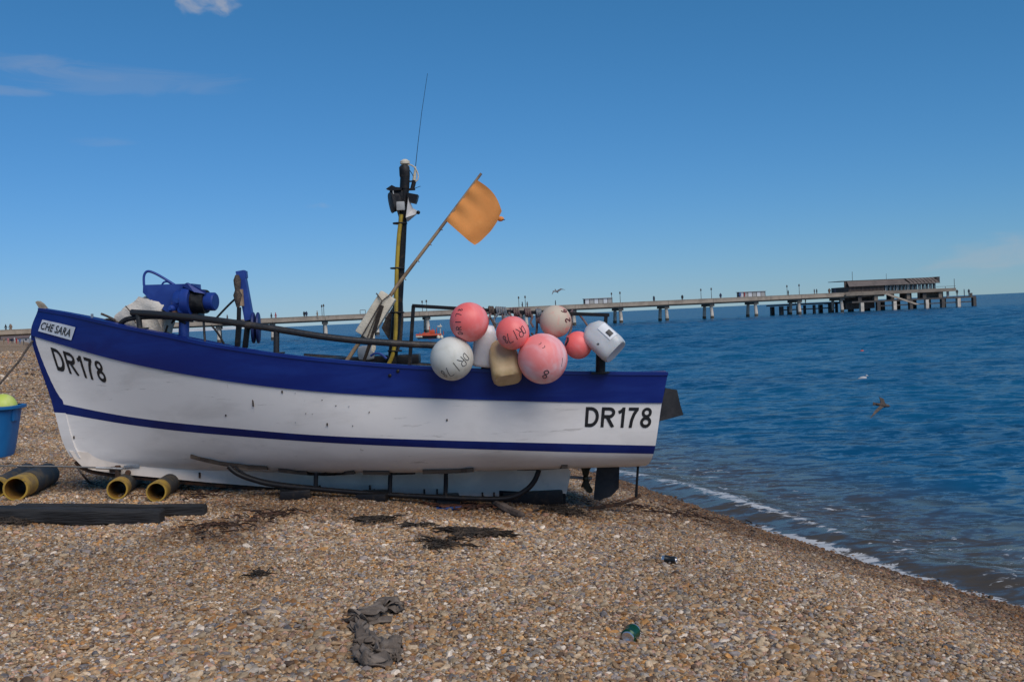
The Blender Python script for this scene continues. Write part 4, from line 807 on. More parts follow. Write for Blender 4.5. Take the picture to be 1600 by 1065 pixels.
b = MB().box(P(144, 494, 10.6), (.02, .02, .05)).build('bow_fairlead', m_steel, BOAT)

# ---- hand-lettered floats
STROKE = {'D': [[(0, 0), (0, 1)], [(0, 1), (.5, .9), (.7, .5), (.5, .1), (0, 0)]], 'R': [[(0, 0), (0, 1), (.5, .95), (.6, .72), (.45, .52), (0, .5)], [(.25, .5), (.65, 0)]], '1': [[(.2, 0), (.25, 1)]], '7': [[(0, 1), (.6, 1), (.25, 0)]],
          '8': [[(.3, .5), (.05, .75), (.3, 1), (.55, .75), (.3, .5), (.02, .25), (.3, 0), (.6, .25), (.3, .5)]], '2': [[(0, .8), (.25, 1), (.55, .8), (.4, .5), (0, 0), (.6, 0)]], '6': [[(.5, 1), (.15, .7), (0, .3), (.25, 0), (.55, .22), (.35, .5), (.03, .35)]], 'P': [[(0, 0), (0, 1), (.5, .9), (.5, .6), (0, .5)]], 'C': [[(.6, .85), (.3, 1), (0, .5), (.3, 0), (.6, .12)]], ')': [[(0, 1), (.25, .8), (.1, .45)]], '-': [[(0, .1), (.1, .9)]]}
def scribble(body, c, r, dirc, ang, h, adv, parent, thick=.0045, mat=None, curve=0.0, name='pen_letter'):
    """marker strokes laid on a sphere round c; dirc: outward direction of the word's middle, ang: writing direction turned from level"""
    n = V(dirc).normalized(); e = Vector((1, 0, 0)); e = (e-n*e.dot(n)).normalized(); u = n.cross(e)*-1; u = -u if u.z < 0 else u
    a = math.radians(ang); ex = e*math.cos(a)+u*math.sin(a); ey = -e*math.sin(a)+u*math.cos(a); wid = adv*(len(body)-1)
    for i, ch in enumerate(body):
        mb = MB()
        for st in STROKE[ch]:
            pts = []
            for (x, y) in [V((*q, 0))[:2] for q in catmull([(q[0], q[1], 0) for q in st], 4)]:
                X = (x*.8)*h+adv*i-wid/2-.25*h; Y = (y-.5)*h-curve*(X*X); d = (n*r+ex*X+ey*Y).normalized(); pts.append(V(c)+d*(r+.0005))
            mb.tube(pts, thick, 5)
        mb.build(name, mat or m_mark, parent)
RAIL_Y = Yf
def buoy(px, py, rpx, Y, mat, label, top=(0, 0, 1), lug=True, knot=None):
    c = P(px, py, Y); r = rpx*M(Y); root = empty('round_buoy', c-np.array([0, 0, r]), label, 'buoy', 'round vinyl floats hung on the aft rail')
    b = MB().sphere(c, r, 40, 24, scale=(1, 1, 1.015)).build('ball', mat, root); t = V(top).normalized()
    if lug:
        MB().lathe([(r*.34, r*.93), (r*.22, r*1.02), (r*.19, r*1.16), (r*.10, r*1.19)], c, t, 16).build('neck', m_ropep if lug == 2 else mat, root)
        e = V(c)+t*r*1.15; k = knot if knot is not None else P(px+2, 488, RAIL_Y)
        MB().tube(catmull([e, (e+V(k))/2+Vector((.02, .03, -.02)), k, V(k)+Vector((.02, .05, .03))], 5), .011, 7).build('lanyard', m_ropep, root)
    return root, c, r
b1, c1, r1 = buoy(733, 503, 30.5, 9.62, m_pink, 'bright pink round buoy at the upper left of the cluster, lettered DR178', top=(.5, .8, .25), knot=P(752, 486, RAIL_Y))
scribble('DR178', c1, r1, (-.52, -.85, .06), 87, .062, .066, b1, .0035)
b2, c2, r2 = buoy(706, 560, 34, 9.60, m_buoyw, 'white round buoy at the left end of the cluster, lettered DR178', top=(.25, .75, .6), knot=P(722, 484, RAIL_Y))
scribble('DR178'[::-1][::-1], c2, r2, (.22, -.9, -.38), 213, .105, .082, b2, .0032)
b3, c3, r3 = buoy(801, 520, 26, 9.52, m_pink, 'smaller pink buoy lettered DR178 in the middle of the cluster', top=(-.1, .7, .7), knot=P(795, 487, RAIL_Y))
scribble('DR178', c3, r3, (.12, -.95, -.12), 205, .095, .060, b3, .0032)
b4, c4, r4 = buoy(848, 560, 39, 9.55, m_pinkb, 'largest pink buoy with a faded white face and a figure 8', top=(-.3, .8, .5), knot=P(838, 488, RAIL_Y))
scribble('8', c4, r4, (.06, -.80, -.60), 160, .095, .05, b4, .005); scribble('))', c4, r4, (-.05, -.86, .50), -50, .06, .05, b4, .003); scribble('-', c4, r4, (.80, -.58, -.15), -10, .10, .05, b4, .002)
b5, c5, r5 = buoy(868, 502, 25, 9.75, m_pale, 'dirty cream and pink buoy with the number 26 at the top of the cluster', top=(-.85, .3, .1), lug=2, knot=P(838, 487, RAIL_Y))
scribble('26', c5, r5, (.66, -.66, .36), 118, .07, .095, b5, .0065, make_mat('dark_red_pen', (.12, .02, .03), .7))
b6, c6, r6 = buoy(903.5, 539, 21.5, 9.78, m_pink, 'plain small pink buoy beside the clear plastic jerrycan', top=(-.6, .6, .5), knot=P(892, 490, RAIL_Y))
scribble(')', c6, r6, (-.80, -.55, .05), -20, .14, .05, b6, .011)
# plastic cans used as floats
def jug(name, px, py, Y, prof, axis, mat, label, xdir, sq, sides=32):
    c = P(px, py, Y); root = empty(name, c, label, 'plastic can', 'plastic cans hung among the buoys'); MB().lathe(prof, c, axis, sides, xdir=xdir, sq=sq).build('can_body', mat, root, angle=60); return root, c
s_ = M(9.8)
ja, ca = jug('plastic_can', 757, 541, 9.83, [((8*s_, 8*s_), 34*s_), ((12*s_, 11*s_), 33*s_), ((17*s_, 14*s_), 22*s_), ((18.5*s_, 15*s_), 10*s_), ((18.5*s_, 15*s_), -26*s_), ((17*s_, 14*s_), -30*s_), ((14*s_, 12*s_), -31.5*s_)], (.14, -.10, 1), m_jugw, 'milky white plastic can hanging between the white and middle pink buoys', (1, 0, 0), 3.2)
MB().tube(catmull([V(ca)+Vector((.04, .02, .20)), P(764, 497, 9.8), P(768, 487, RAIL_Y)], 5), .010, 7).build('lanyard', m_ropep, ja)
jb, cb = jug('plastic_can', 789, 568, 9.70, [((10*s_, 10*s_), 38*s_), ((16*s_, 15*s_), 33*s_), ((21*s_, 20*s_), 22*s_), ((23*s_, 22*s_), 6*s_), ((23.5*s_, 22*s_), -18*s_), ((22*s_, 20.5*s_), -25*s_), ((18.5*s_, 17*s_), -29*s_), ((17*s_, 15.5*s_), -28.6*s_)], (-.12, .50, .86), m_jugb, 'stained tan plastic can hanging with its square base toward the viewer', (1, 0, 0), 4)
MB().tube(catmull([V(cb)+Vector((-.02, .06, .2)), P(786, 505, 9.8), P(784, 487, RAIL_Y)], 5), .010, 7).build('lanyard', m_ropep, jb)
jc, cc = jug('plastic_can', 943, 532, 9.72, [((6*s_, 6*s_), 34*s_), ((10*s_, 10*s_), 31*s_), ((19*s_, 19*s_), 24*s_), ((22.5*s_, 22*s_), 16*s_), ((23*s_, 22*s_), -17*s_), ((22*s_, 21*s_), -24*s_), ((19.5*s_, 18.5*s_), -27*s_), ((18*s_, 17*s_), -26.6*s_)], (-.60, .30, .62), m_jugc, 'clear white jerrycan with a label at the right end of the cluster', (.7, 0, .7), 3.5)
lab = MB(); axv = Vector((-.60, .30, .62)).normalized(); side = axv.cross(Vector((0, -1, 0))).normalized(); nrm = side.cross(axv).normalized(); nrm = nrm if nrm.y < 0 else -nrm; side = side if side.z > 0 else -side
def on_can(a, b, lift=.003):                     # a: along the axis, b: round the can, in photo pixels
    th_ = b/22.; g = (abs(math.cos(th_))**3.5+abs(math.sin(th_))**3.5)**(-1/3.5); return V(cc)+axv*(a*s_)+(nrm*math.cos(th_)*g+side*math.sin(th_)*g)*(22.6*s_+lift)
def patch(a0, a1, b0, b1, lift): 
    mb = MB(); n = 6
    for i in range(n+1):
        b_ = b0+(b1-b0)*i/n; mb.v += [tuple(on_can(a0, b_, lift)), tuple(on_can(a1, b_, lift))]
    mb.f = [(2*i, 2*i+1, 2*i+3, 2*i+2) for i in range(n)]; return mb
lb = patch(-13, 14, 6, 20, .002).build('paper_label', make_mat('paper_label', (.78, .79, .80), .6), jc, fixn=False); patch(-9, 1, 9, 16, .004).build('printed_block', m_letter, lb, fixn=False)
scribble('178', V(cc)-axv*.02, 22*s_+.012, (-.45, -.85, -.35), 125, .035, .04, jc, .003)
MB().tube(catmull([V(cc)+axv*.20, P(912, 500, 9.86), P(905, 491, RAIL_Y)], 5), .010, 7).build('lanyard', m_ropep, jc)
# rope turns round the top bar
for k, (x0, x1, mt, lbl, n) in enumerate([(764, 772, m_roped, 'dark rope turns on the aft rail beside the upper pink buoy', 3), (775, 792, m_ropeb, 'blue-grey rope wound round the aft rail above the middle pink buoy', 5), (802, 812, m_ropep, 'brown-purple rope turns right of the middle pink buoy', 3), (820, 830, m_ropep, 'brown rope turns on the aft rail near the cream buoy', 3), (838, 846, m_ropeb, 'grey rope knot on the aft rail behind the cream buoy', 3)]):
    pts = []
    for i in range(n*10+1):
        a = i/10*2*math.pi; f_ = i/(n*10); x = x0+(x1-x0)*f_; p_ = P(x, 481+(x-700)*.060, RAIL_Y); pts.append(p_+np.array([0, math.cos(a)*.036, math.sin(a)*.036]))
    for j, (dx, dy) in enumerate(((2, 8), (-1, 16), (3, 24))): pts.append(P(x1+dx, 487+dy, RAIL_Y-.05-.01*j))
    tag(MB().tube(pts, .011, 7).build('rope_lashing', mt, None), lbl, 'rope', 'rope turns lashed round the aft rail')
    q = empty
for k, pts in enumerate(([(782, 488), (772, 498), (776, 506), (786, 500), (790, 488)], [(765, 494), (770, 503), (774, 513)], [(826, 523), (832, 530), (838, 530), (830, 520)])):
    tag(MB().tube(catmull([P(x, y, RAIL_Y-.07) for x, y in pts], 6), .010, 7).build('rope_loop', m_roped if k else m_ropeb, None), ['blue-grey rope loop dangling above the middle pink buoy', 'dark rope tail hanging beside the milky white can', 'black rope loop between the middle and largest pink buoys'][k], 'rope')
# ------------------------------------------------------------------ things on the beach
m_pipe = make_mat('yellow_plastic_pipe', (.40, .245, .03), .6, col2=(.22, .135, .035), nscale=6, spots=[(14, .58, (.10, .07, .04), (1, 1, 1))], bump=.15)
m_pipei = make_mat('yellow_pipe_bore', (.26, .13, .015), .7, col2=(.15, .075, .02), nscale=8)
m_pipeo = make_mat('scuffed_black_pipe', (.030, .031, .032), .7, col2=(.09, .065, .035), nscale=7, lo=.45, hi=.65, spots=[(5, .66, (.02, .07, .17), (1, 1, 1)), (13, .7, (.16, .13, .09), (1, 1, 1))], bump=.3)
def pipe(px, py, rpx, far, label, length=1.1, collar=.35):
    """a roller pipe: its open yellow end at a pixel, running off toward far"""
    g0 = G(px, py+rpx); Y = g0[1]; r = rpx*M(Y); a = P(px, py, Y); g1 = G(*far); b = np.array([g1[0], g1[1], LZ(g1[0], g1[1])+r]); d = (b-a)/np.linalg.norm(b-a); b = a+d*length
    root = empty('roller_pipe', (a[0], a[1], a[2]-r), label, 'pipe', 'plastic pipes laid as boat rollers')
    def tube_(p, q, ro, ri, nm, m):
        L_ = np.linalg.norm(q-p); MB().lathe([(ri, 0), (ro, 0), (ro, L_), (ri, L_)], p, d, 28, capped=False).build(nm, m, root, angle=30)
    tube_(a, a+d*collar, r, r*.845, 'yellow_end', m_pipe); tube_(a+d*(collar-.02), b, r*1.03 if rpx > 18 else r*.97, r*.84, 'wrapped_length', m_pipeo)
    MB().lathe([(r*.838, .004), (r*.838, length-.01)], a, d, 28, capped=False).build('bore', m_pipei, root, angle=30)
    return root
pipe(24, 763, 19, (110, 741), 'yellow-ended pipe lying free of the boat, nearest the left edge', 1.15, .38)
pipe(-6, 762, 15, (70, 735), 'dark pipe lying behind the free yellow-ended one at the left edge', 1.15, .12)
pipe(183, 764, 16, (222, 750), 'yellow roller pipe under the bow, left of the pair', 1.3, .22)
pipe(244, 768, 15.8, (285, 756), 'yellow roller pipe under the keel, right of the pair', 1.3, .2)
m_timber = make_mat('tarred_timber', (.011, .011, .012), .75, col2=(.024, .023, .023), nscale=6, stretch=(.25, 2, 3), bump=.6, bscale=24, spots=[(20, .72, (.11, .09, .07), (.4, 1, 1))])
def timber(pa, pb, h, dpt, label):
    a, b = G(*pa), G(*pb); Y = (a[1]+b[1])/2; a = np.array([a[0], Y, LZ(a[0], Y)]); b = np.array([b[0], Y, LZ(b[0], Y)]); d = V(b-a); q = d.to_track_quat('X', 'Z').to_matrix(); bm = bmesh.new(); bmesh.ops.create_cube(bm, size=1)
    for v in bm.verts: v.co = Vector((v.co.x*d.length, v.co.y*dpt, v.co.z*h))
    bmesh.ops.subdivide_edges(bm, edges=[e for e in bm.edges if abs((e.verts[0].co-e.verts[1].co).x) > .5], cuts=14); bmesh.ops.bevel(bm, geom=[e for e in bm.edges if e.calc_face_angle(0) > 1], offset=.012, segments=1, affect='EDGES')
    r = random.Random(hash(label) % 999 if 0 else len(label))
    for v in bm.verts: v.co += Vector((0, r.uniform(-.006, .006), r.uniform(-.006, .006)))
    bm.verts.index_update(); mb = MB().add([(V(a)+V(b))/2+Vector((0, 0, h*.42))+q @ v.co for v in bm.verts], [[v.index for v in f.verts] for f in bm.faces]); bm.free()
    return tag(mb.build('timber', m_timber, None, angle=30), label, 'timber', 'dark timbers lying in front of the bow')
timber((-70, 812), (256, 816), .125, .16, 'long tarred timber in front, ending under the bow')
timber((30, 801), (320, 805), .095, .12, 'thinner tarred timber behind, its end reaching farther right')
# blue bin with a yellow-green float in it
m_bin = make_mat('blue_plastic_bin', (.004, .115, .33), .45, col2=(.006, .14, .38), nscale=3)
gb = G(-6, 712); Yb = gb[1]; s_ = M(Yb); cb_ = P(-8, 710, Yb)
bn = empty('plastic_bin', (cb_[0], Yb, gb[2]), 'blue plastic bin at the left edge behind the pipes', 'bin')
MB().lathe([((24*s_, 24*s_), 0), ((27*s_, 27*s_), 12*s_), ((36*s_, 34*s_), 72*s_), ((36.5*s_, 34.5*s_), 77*s_), ((35*s_, 33*s_), 77*s_), ((33*s_, 31*s_), 60*s_)], (cb_[0], Yb, gb[2]), (.03, 0, 1), 40, xdir=(1, 0, 0), sq=3.6, capped=False).build('bin_body', m_bin, bn, angle=40)
MB().lathe([((39*s_, 37*s_), 74*s_), ((42*s_, 40*s_), 75*s_), ((42*s_, 40*s_), 79*s_), ((36*s_, 34*s_), 79.5*s_)], (cb_[0]+.005, Yb, gb[2]), (.03, 0, 1), 40, xdir=(1, 0, 0), sq=3.6, capped=False).build('rim', m_bin, bn, angle=40)
MB().box(np.array([cb_[0]+37*s_, Yb-.05, gb[2]+64*s_]), (.03, .14, .17), bev=.01).build('handle', m_bin, bn)
bc = P(5, 636, Yb); yb_ = empty('round_buoy', bc-np.array([0, 0, 21*s_]), 'yellow-green round float sitting in the blue bin', 'buoy')
MB().sphere(bc, 21*s_, 32, 20).build('ball', make_mat('lime_vinyl', (.52, .62, .10), .5, col2=(.60, .66, .22), nscale=4, spots=[(30, .72, (.3, .34, .06), (1, 1, 1))]), yb_)
# mooring line and winch wire
tag(MB().tube([P(51, 532, YC-.05), P(28, 566, YC-.2), P(0, 599, YC-.35), P(-60, 668, YC-.6), np.r_[P(-110, 735, YC-.8)[:2], LZ(*P(-110, 735, YC-.8)[:2])+.01]], .011, 7).build('mooring_rope', m_roped, None), 'dark mooring rope running down from the stem to the left', 'rope')
wr = MB().tube([P(196, 731, YC-.12), P(150, 730, YC-.14), P(80, 728, YC-.2), P(0, 727.5, YC-.3), P(-120, 727, YC-.4), np.r_[P(-250, 735, YC-.5)[:2], LZ(*P(-250, 735, YC-.5)[:2])+.02]], .009, 7).build('hauling_wire', make_mat('grey_wire', (.14, .14, .14), .5, metal=.5), None); tag(wr, 'taut grey wire shackled to the foot of the stem', 'wire')
MB().tube([P(192, 732, YC-.12), P(150, 730.5, YC-.14)], .014, 7).build('wire_splice', m_steel, wr)
tag(MB().tube(catmull([P(122, 731, YC-.02), P(130, 742, YC-.1), G(142, 757)+np.array([0, 0, .02]), G(160, 762)+np.array([0, 0, .02])], 5), .012, 7).build('slack_rope', m_roped, None), 'slack dark rope hanging from the stem to the shingle', 'rope')
# blocks and rubbish under the boat
def lump(name, px, py, wpx, hpx, mat, label, cat, seed, depth=.25, flat=1.0, segs=3, parent=None, rough=.25):
    g = G(px, py); s_ = M(g[1]); r = random.Random(seed); bm = bmesh.new(); bmesh.ops.create_icosphere(bm, subdivisions=segs, radius=1); w, h = wpx*s_/2, hpx*s_
    o_ = [r.uniform(0, 9) for _ in range(3)]
    for v in bm.verts:
        n = math.sin(v.co.x*3.1+o_[0])*math.cos(v.co.y*2.7+o_[1])+.6*math.sin(v.co.z*5.3+v.co.x*4.1+o_[2])+.5*math.sin(v.co.y*7+v.co.x*6+o_[0]); v.co *= 1+rough*n*.6; v.co = Vector((v.co.x*w, v.co.y*depth, max(v.co.z, -.35)*h*.75))
    bm.verts.index_update(); mb = MB().add([V(g)+Vector((0, 0, h*.18))+v.co for v in bm.verts], [[v.index for v in f.verts] for f in bm.faces]); bm.free(); return tag(mb.build(name, mat, parent, angle=50), label, cat)
def block(name, px, py, size, mat, label, cat, rz=0, Y=None):
    g = G(px, py) if Y is None else P(px, py, Y); z = LZ(g[0], g[1]); return tag(MB().box((g[0], g[1], z+size[2]*.42), size, rot=Matrix.Rotation(rz, 3, 'Z'), bev=.012).build(name, mat, None, angle=30), label, cat)
block('keel_block_and_shade', 832, 786, (.62, .30, .14), m_blk, 'dark timber block under the after end of the keel', 'block', .05, 10.9)
block('keel_block_and_shade', 462, 782, (.30, .3, .09), m_blk, 'black block standing in for the shadow under the forward end of the bilge runner', 'block', .2, 10.45)  # added black shape in place of the keel's dark shadow
block('keel_block_and_shade', 585, 786, (.30, .3, .08), m_blk, 'black block standing in for the shadow under the middle of the boat', 'block', -.1, 10.45)  # likewise a black shape put in for shadow below the keel
block('keel_block_and_shade', 700, 788, (.24, .3, .10), m_blk, 'small black block beneath the rear runner strut', 'block', .1)
tag(MB().box(G(698, 795)+np.array([0, 0, .01]), (.30, .10, .03), rot=Matrix.Rotation(.06, 3, 'Z'), bev=.01).build('blue_scrap', make_mat('blue_plastic_scrap', (.02, .08, .28), .6, col2=(.015, .05, .16), nscale=6), None), 'flat scrap of blue plastic under the boat', 'plastic scrap')
m_weed = make_mat('dry_black_seaweed', (.022, .016, .011), .8, col2=(.06, .04, .025), nscale=14, bump=.6)
m_weedb = make_mat('brown_seaweed', (.07, .032, .018), .9, col2=(.035, .02, .014), nscale=14, bump=.6)
m_rag = make_mat('grey_wet_rag', (.115, .088, .068), .9, col2=(.20, .16, .128), nscale=12, bump=.35, bscale=90, spots=[(10, .64, (.10, .08, .065), (1, 1, 1))])
tag(MB().tube(catmull([G(772, 792)+np.array([0, 0, .05]), G(785, 799)+np.array([0, 0, .05]), G(800, 804)+np.array([0, 0, .03]), G(818, 810)+np.array([0, 0, .02])], 5), [.03]*5+[.045]*5+[.04]*5+[.02], 8).build('driftwood', make_mat('grey_driftwood', (.13, .10, .08), .85, col2=(.07, .05, .04), nscale=9, bump=.4), None), 'grey driftwood stick in front of the stern keel block', 'driftwood')
def weed(px, py, wpx, hpx, n, mat, label, seed, thin=.0038):
    """strands of weed matted over one another, lying on the stones"""
    r = random.Random(seed); c = G(px, py); e = G(px+wpx/2, py); f_ = G(px, py-hpx/2); rx = abs(e[0]-c[0]); ry = max(abs(f_[1]-c[1]), .05); mb = MB()
    for i in range(n):
        u = r.gauss(0, .38); v = r.gauss(0, .38); x, y = c[0]+u*rx, c[1]+v*ry; a = r.gauss(0, .8)+(math.pi if r.random() < .5 else 0); L_ = r.uniform(.06, .24)*min(1, rx/.2+.4); pts = []
        for k in range(5): pts.append((x, y, LZ(x, y)+.018+r.uniform(0, .022))); x += math.cos(a)*L_/4; y += math.sin(a)*L_/4; a += r.gauss(0, .9)
        mb.tube(pts, [thin*q for q in (.6, 1.1, 1.3, 1.0, .4)], 5, flat=1.8)
    o = mb.build('seaweed', mat, None, angle=60); return tag(o, label, 'seaweed', 'scraps of seaweed on the shingle', 'stuff')
weed(742, 835, 106, 13, 205, m_weed, 'largest black patch of dry seaweed below the boat', 1, .0055)
weed(690, 853, 66, 24, 64, m_weed, 'ragged seaweed left of and below the black patch', 2)
weed(585, 814, 66, 7, 75, m_weed, 'thin line of black weed below the middle of the keel', 3)
weed(640, 824, 50, 5, 27, m_weed, 'thin weed strand between two black patches', 4)
weed(340, 824, 137, 21, 44, m_weedb, 'brown matted weed right of the timber ends', 5)
weed(430, 806, 150, 24, 44, m_weedb, 'brown weed below the bilge runner', 6)
weed(1010, 798, 162, 18, 48, m_weedb, 'brown weed below the rudder', 7)
weed(880, 800, 70, 14, 129, m_weed, 'black weed tangle below the propeller', 8)
weed(405, 902, 40, 5, 13, m_weed, 'small dark wisp of weed on the open shingle at the left', 9)
weed(720, 794, 120, 8, 90, make_mat('rusty_red_weed', (.13, .045, .02), .9, col2=(.06, .03, .02), nscale=12), 'reddish weed below the rear runner strut', 10, .006)
weed(1090, 808, 162, 21, 41, m_weedb, 'brown weed line running right from the stern', 11)
weed(20, 818, 60, 6, 64, m_weed, 'dark weed in front of the timbers at the left edge', 12)
weed(300, 776, 187, 24, 44, m_weedb, 'brown weed under the forefoot beside the pipes', 13)
# twisted rag: two folded lobes joined by a strip
def rag():
    root = empty('rag', G(585, 1005), 'twisted grey-brown rag lying on the pebbles in the foreground', 'rag')
    def sheet(path, w, seed, lift):
        r = random.Random(seed); pts = catmull(path, 18); n = len(pts); mb = MB(); m = 44
        for i, p_ in enumerate(pts):
            t = (pts[min(i+1, n-1)]-pts[max(i-1, 0)]).normalized(); sd = Vector((-t.y, t.x, 0)).normalized(); ww = w*(.35+.9*abs(math.sin(i*.093+seed))+.15)
            for j in range(m):                 # a ribbon of cloth pleated back and forth on itself
                q4 = j/(m-1)*3.999; k = int(q4); f1 = q4-k; lat = (f1 if k % 2 == 0 else 1-f1)*2-1; puff = math.sin(f1*math.pi)
                lat = lat*(1-.13*k)+.28*math.sin(i*.11+k*1.9+seed)+.10*math.sin(i*.31+k+seed); z = .004+lift*.28*k+.012*puff+.010*math.sin(lat*4+i*.21+k*2)+.007*math.sin(i*.47+lat*7)+lift*.25*max(0, math.sin(i*.09+seed)); q = p_+sd*(lat*ww*.85)+t*(.012*math.sin(lat*5+k)); mb.v.append((q.x, q.y, LZ(q.x, q.y)+.008+max(z, 0)))
        for i in range(n-1):
            for j in range(m-1): k = i*m+j; mb.f.append((k, k+1, k+m+1, k+m))
        o = mb.build('cloth_fold', m_rag, root, fixn=False, angle=180); sd_ = o.modifiers.new('thickness', 'SOLIDIFY'); sd_.thickness = .006; return o
    sheet([G(x, y) for x, y in [(556, 978), (568, 975), (585, 966), (602, 957), (610, 962)]], .085, 2, .06)
    sheet([G(x, y) for x, y in [(560, 982), (566, 996), (576, 1006), (588, 1012)]], .05, 5, .03)
    sheet([G(x, y) for x, y in [(560, 1022), (575, 1014), (592, 1016), (610, 1020), (626, 1018)]], .06, 9, .05)
    sheet([G(x, y) for x, y in [(566, 1026), (572, 1040), (584, 1044), (597, 1036), (590, 1024)]], .045, 13, .04)
    sheet([G(x, y) for x, y in [(596, 1036), (610, 1032), (624, 1030)]], .05, 21, .035)
rag()
# drink cans
m_alu = make_mat('bare_aluminium', (.72, .72, .73), .28, metal=.9); m_green = make_mat('green_can_print', (.006, .05, .022), .3, metal=.3, col2=(.01, .09, .04), nscale=5, spots=[(16, .60, (.45, .5, .46), (3, 1, 1))]); m_bcan = make_mat('black_can_print', (.012, .013, .014), .3, metal=.2, col2=(.03, .03, .03), nscale=8, spots=[(14, .64, (.28, .27, .25), (1, 1, 1))])
def can(px, py, axis, mat, label, crush=0.0, r=.033, h=.115, end_first=True):
    g = G(px, py); ax = V(axis).normalized(); root = empty('drink_can', g, label, 'can', 'drink cans dropped on the shingle'); o0 = V(g)+Vector((0, 0, r*.85))-ax*(h/2)
    MB().lathe([(r*.78, .008), (r*.98, .018), (r*(1-crush), .045), (r*(1-crush*.6), .07), (r, h-.022)], o0, ax, 24, capped=False).build('can_wall', mat, root)
    MB().lathe([(r*.70, 0), (r*.76, .001), (r*.79, .009), (r*.66, .004), (r*.3, .012), (.001, .014)], o0, ax, 24, capped=False).build('base_dome', m_alu, root); MB().lathe([(r, h-.022), (r*.80, h-.006), (r*.82, h), (r*.76, h), (r*.74, h-.005), (.001, h-.005)], o0, ax, 24, capped=False).build('can_top', m_alu, root); return root
can(986, 1001, (.42, .88, .10), m_green, 'crushed green drink can with its silver base toward the viewer', .10, .044, .11)
can(1046, 880, (-.93, .30, .10), m_bcan, 'black drink can lying on its side near the wet stones', .14)
# ------------------------------------------------------------------ the pier
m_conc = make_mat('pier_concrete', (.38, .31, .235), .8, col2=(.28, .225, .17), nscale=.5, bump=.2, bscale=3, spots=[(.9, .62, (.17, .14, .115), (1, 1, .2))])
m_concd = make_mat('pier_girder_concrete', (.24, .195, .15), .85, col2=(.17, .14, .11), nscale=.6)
m_post = make_mat('pier_pile_concrete', (.60, .53, .44), .8, col2=(.42, .37, .30), nscale=.8, spots=[(1.5, .62, (.10, .09, .07), (1, 1, .6))])
m_weedp = make_mat('weedy_pile_foot', (.10, .085, .06), .9, col2=(.05, .045, .035), nscale=2)
m_dark = make_mat('dark_pier_steel', (.05, .045, .042), .7, col2=(.09, .075, .06), nscale=1)
m_roof = make_mat('pier_roof_boards', (.15, .12, .105), .75, col2=(.10, .082, .072), nscale=.7, stretch=(1, 1, .3))
m_wall = make_mat('pier_timber_wall', (.085, .062, .052), .8, col2=(.13, .095, .075), nscale=1, stretch=(4, 4, .4))
m_win = make_mat('pier_window_glass', (.10, .16, .19), .12, spec=.6)
m_winf = make_mat('pale_window_frame', (.36, .36, .35), .6)
PA = np.array([-44., 215.]); PU = np.array([.978, .209]); PU = PU/np.linalg.norm(PU); PN = np.array([-PU[1], PU[0]]); BAY = 10.64; S0 = 5.74
def pp(s, n, z): q = PA+PU*s+PN*n; return np.array([q[0], q[1], z])
PROT = Matrix(((PU[0], PN[0], 0), (PU[1], PN[1], 0), (0, 0, 1)))
def pbox(s0, s1, n0, n1, z0, z1, bev=0): return MB().box(pp((s0+s1)/2, (n0+n1)/2, (z0+z1)/2), (s1-s0, n1-n0, z1-z0), rot=PROT, bev=bev)
pier = empty('pier', pp(40, 2, 0), 'long concrete pier on paired piles running out to sea behind the boat', 'pier')
kbays = range(-9, 12)
for k in kbays:
    s = S0+k*BAY; g = .03
    if s < 124:
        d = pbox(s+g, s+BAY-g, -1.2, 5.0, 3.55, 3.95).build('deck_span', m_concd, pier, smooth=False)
        pbox(s+g, s+BAY-g, -1.5, -1.22, 3.60, 4.42).build('parapet', m_conc, d, smooth=False); pbox(s+g*2, s+BAY-g*2, -1.56, -1.18, 4.422, 4.53).build('coping', m_conc, d, smooth=False)
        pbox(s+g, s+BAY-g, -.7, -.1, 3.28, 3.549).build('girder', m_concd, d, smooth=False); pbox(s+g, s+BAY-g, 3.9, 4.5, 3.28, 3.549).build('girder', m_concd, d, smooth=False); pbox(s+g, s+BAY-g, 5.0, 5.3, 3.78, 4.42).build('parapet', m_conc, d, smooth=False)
    if s < 150:
        gx = pp(s, 0, 0); zb = min(-1.0, LZ(gx[0], gx[1])-.5)
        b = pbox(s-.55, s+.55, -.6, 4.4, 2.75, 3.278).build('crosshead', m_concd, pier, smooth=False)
        for n, lean in ((0, -.35), (3.8, .35)):
            MB().tube([pp(s, n, 2.76), pp(s, n+lean, .55)], [.36, .40], 8).build('pile', m_post, pier, angle=30); MB().tube([pp(s, n+lean, .56), pp(s, n+lean*1.2, zb)], [.42, .45], 8).build('pile_foot', m_weedp, pier, angle=30)
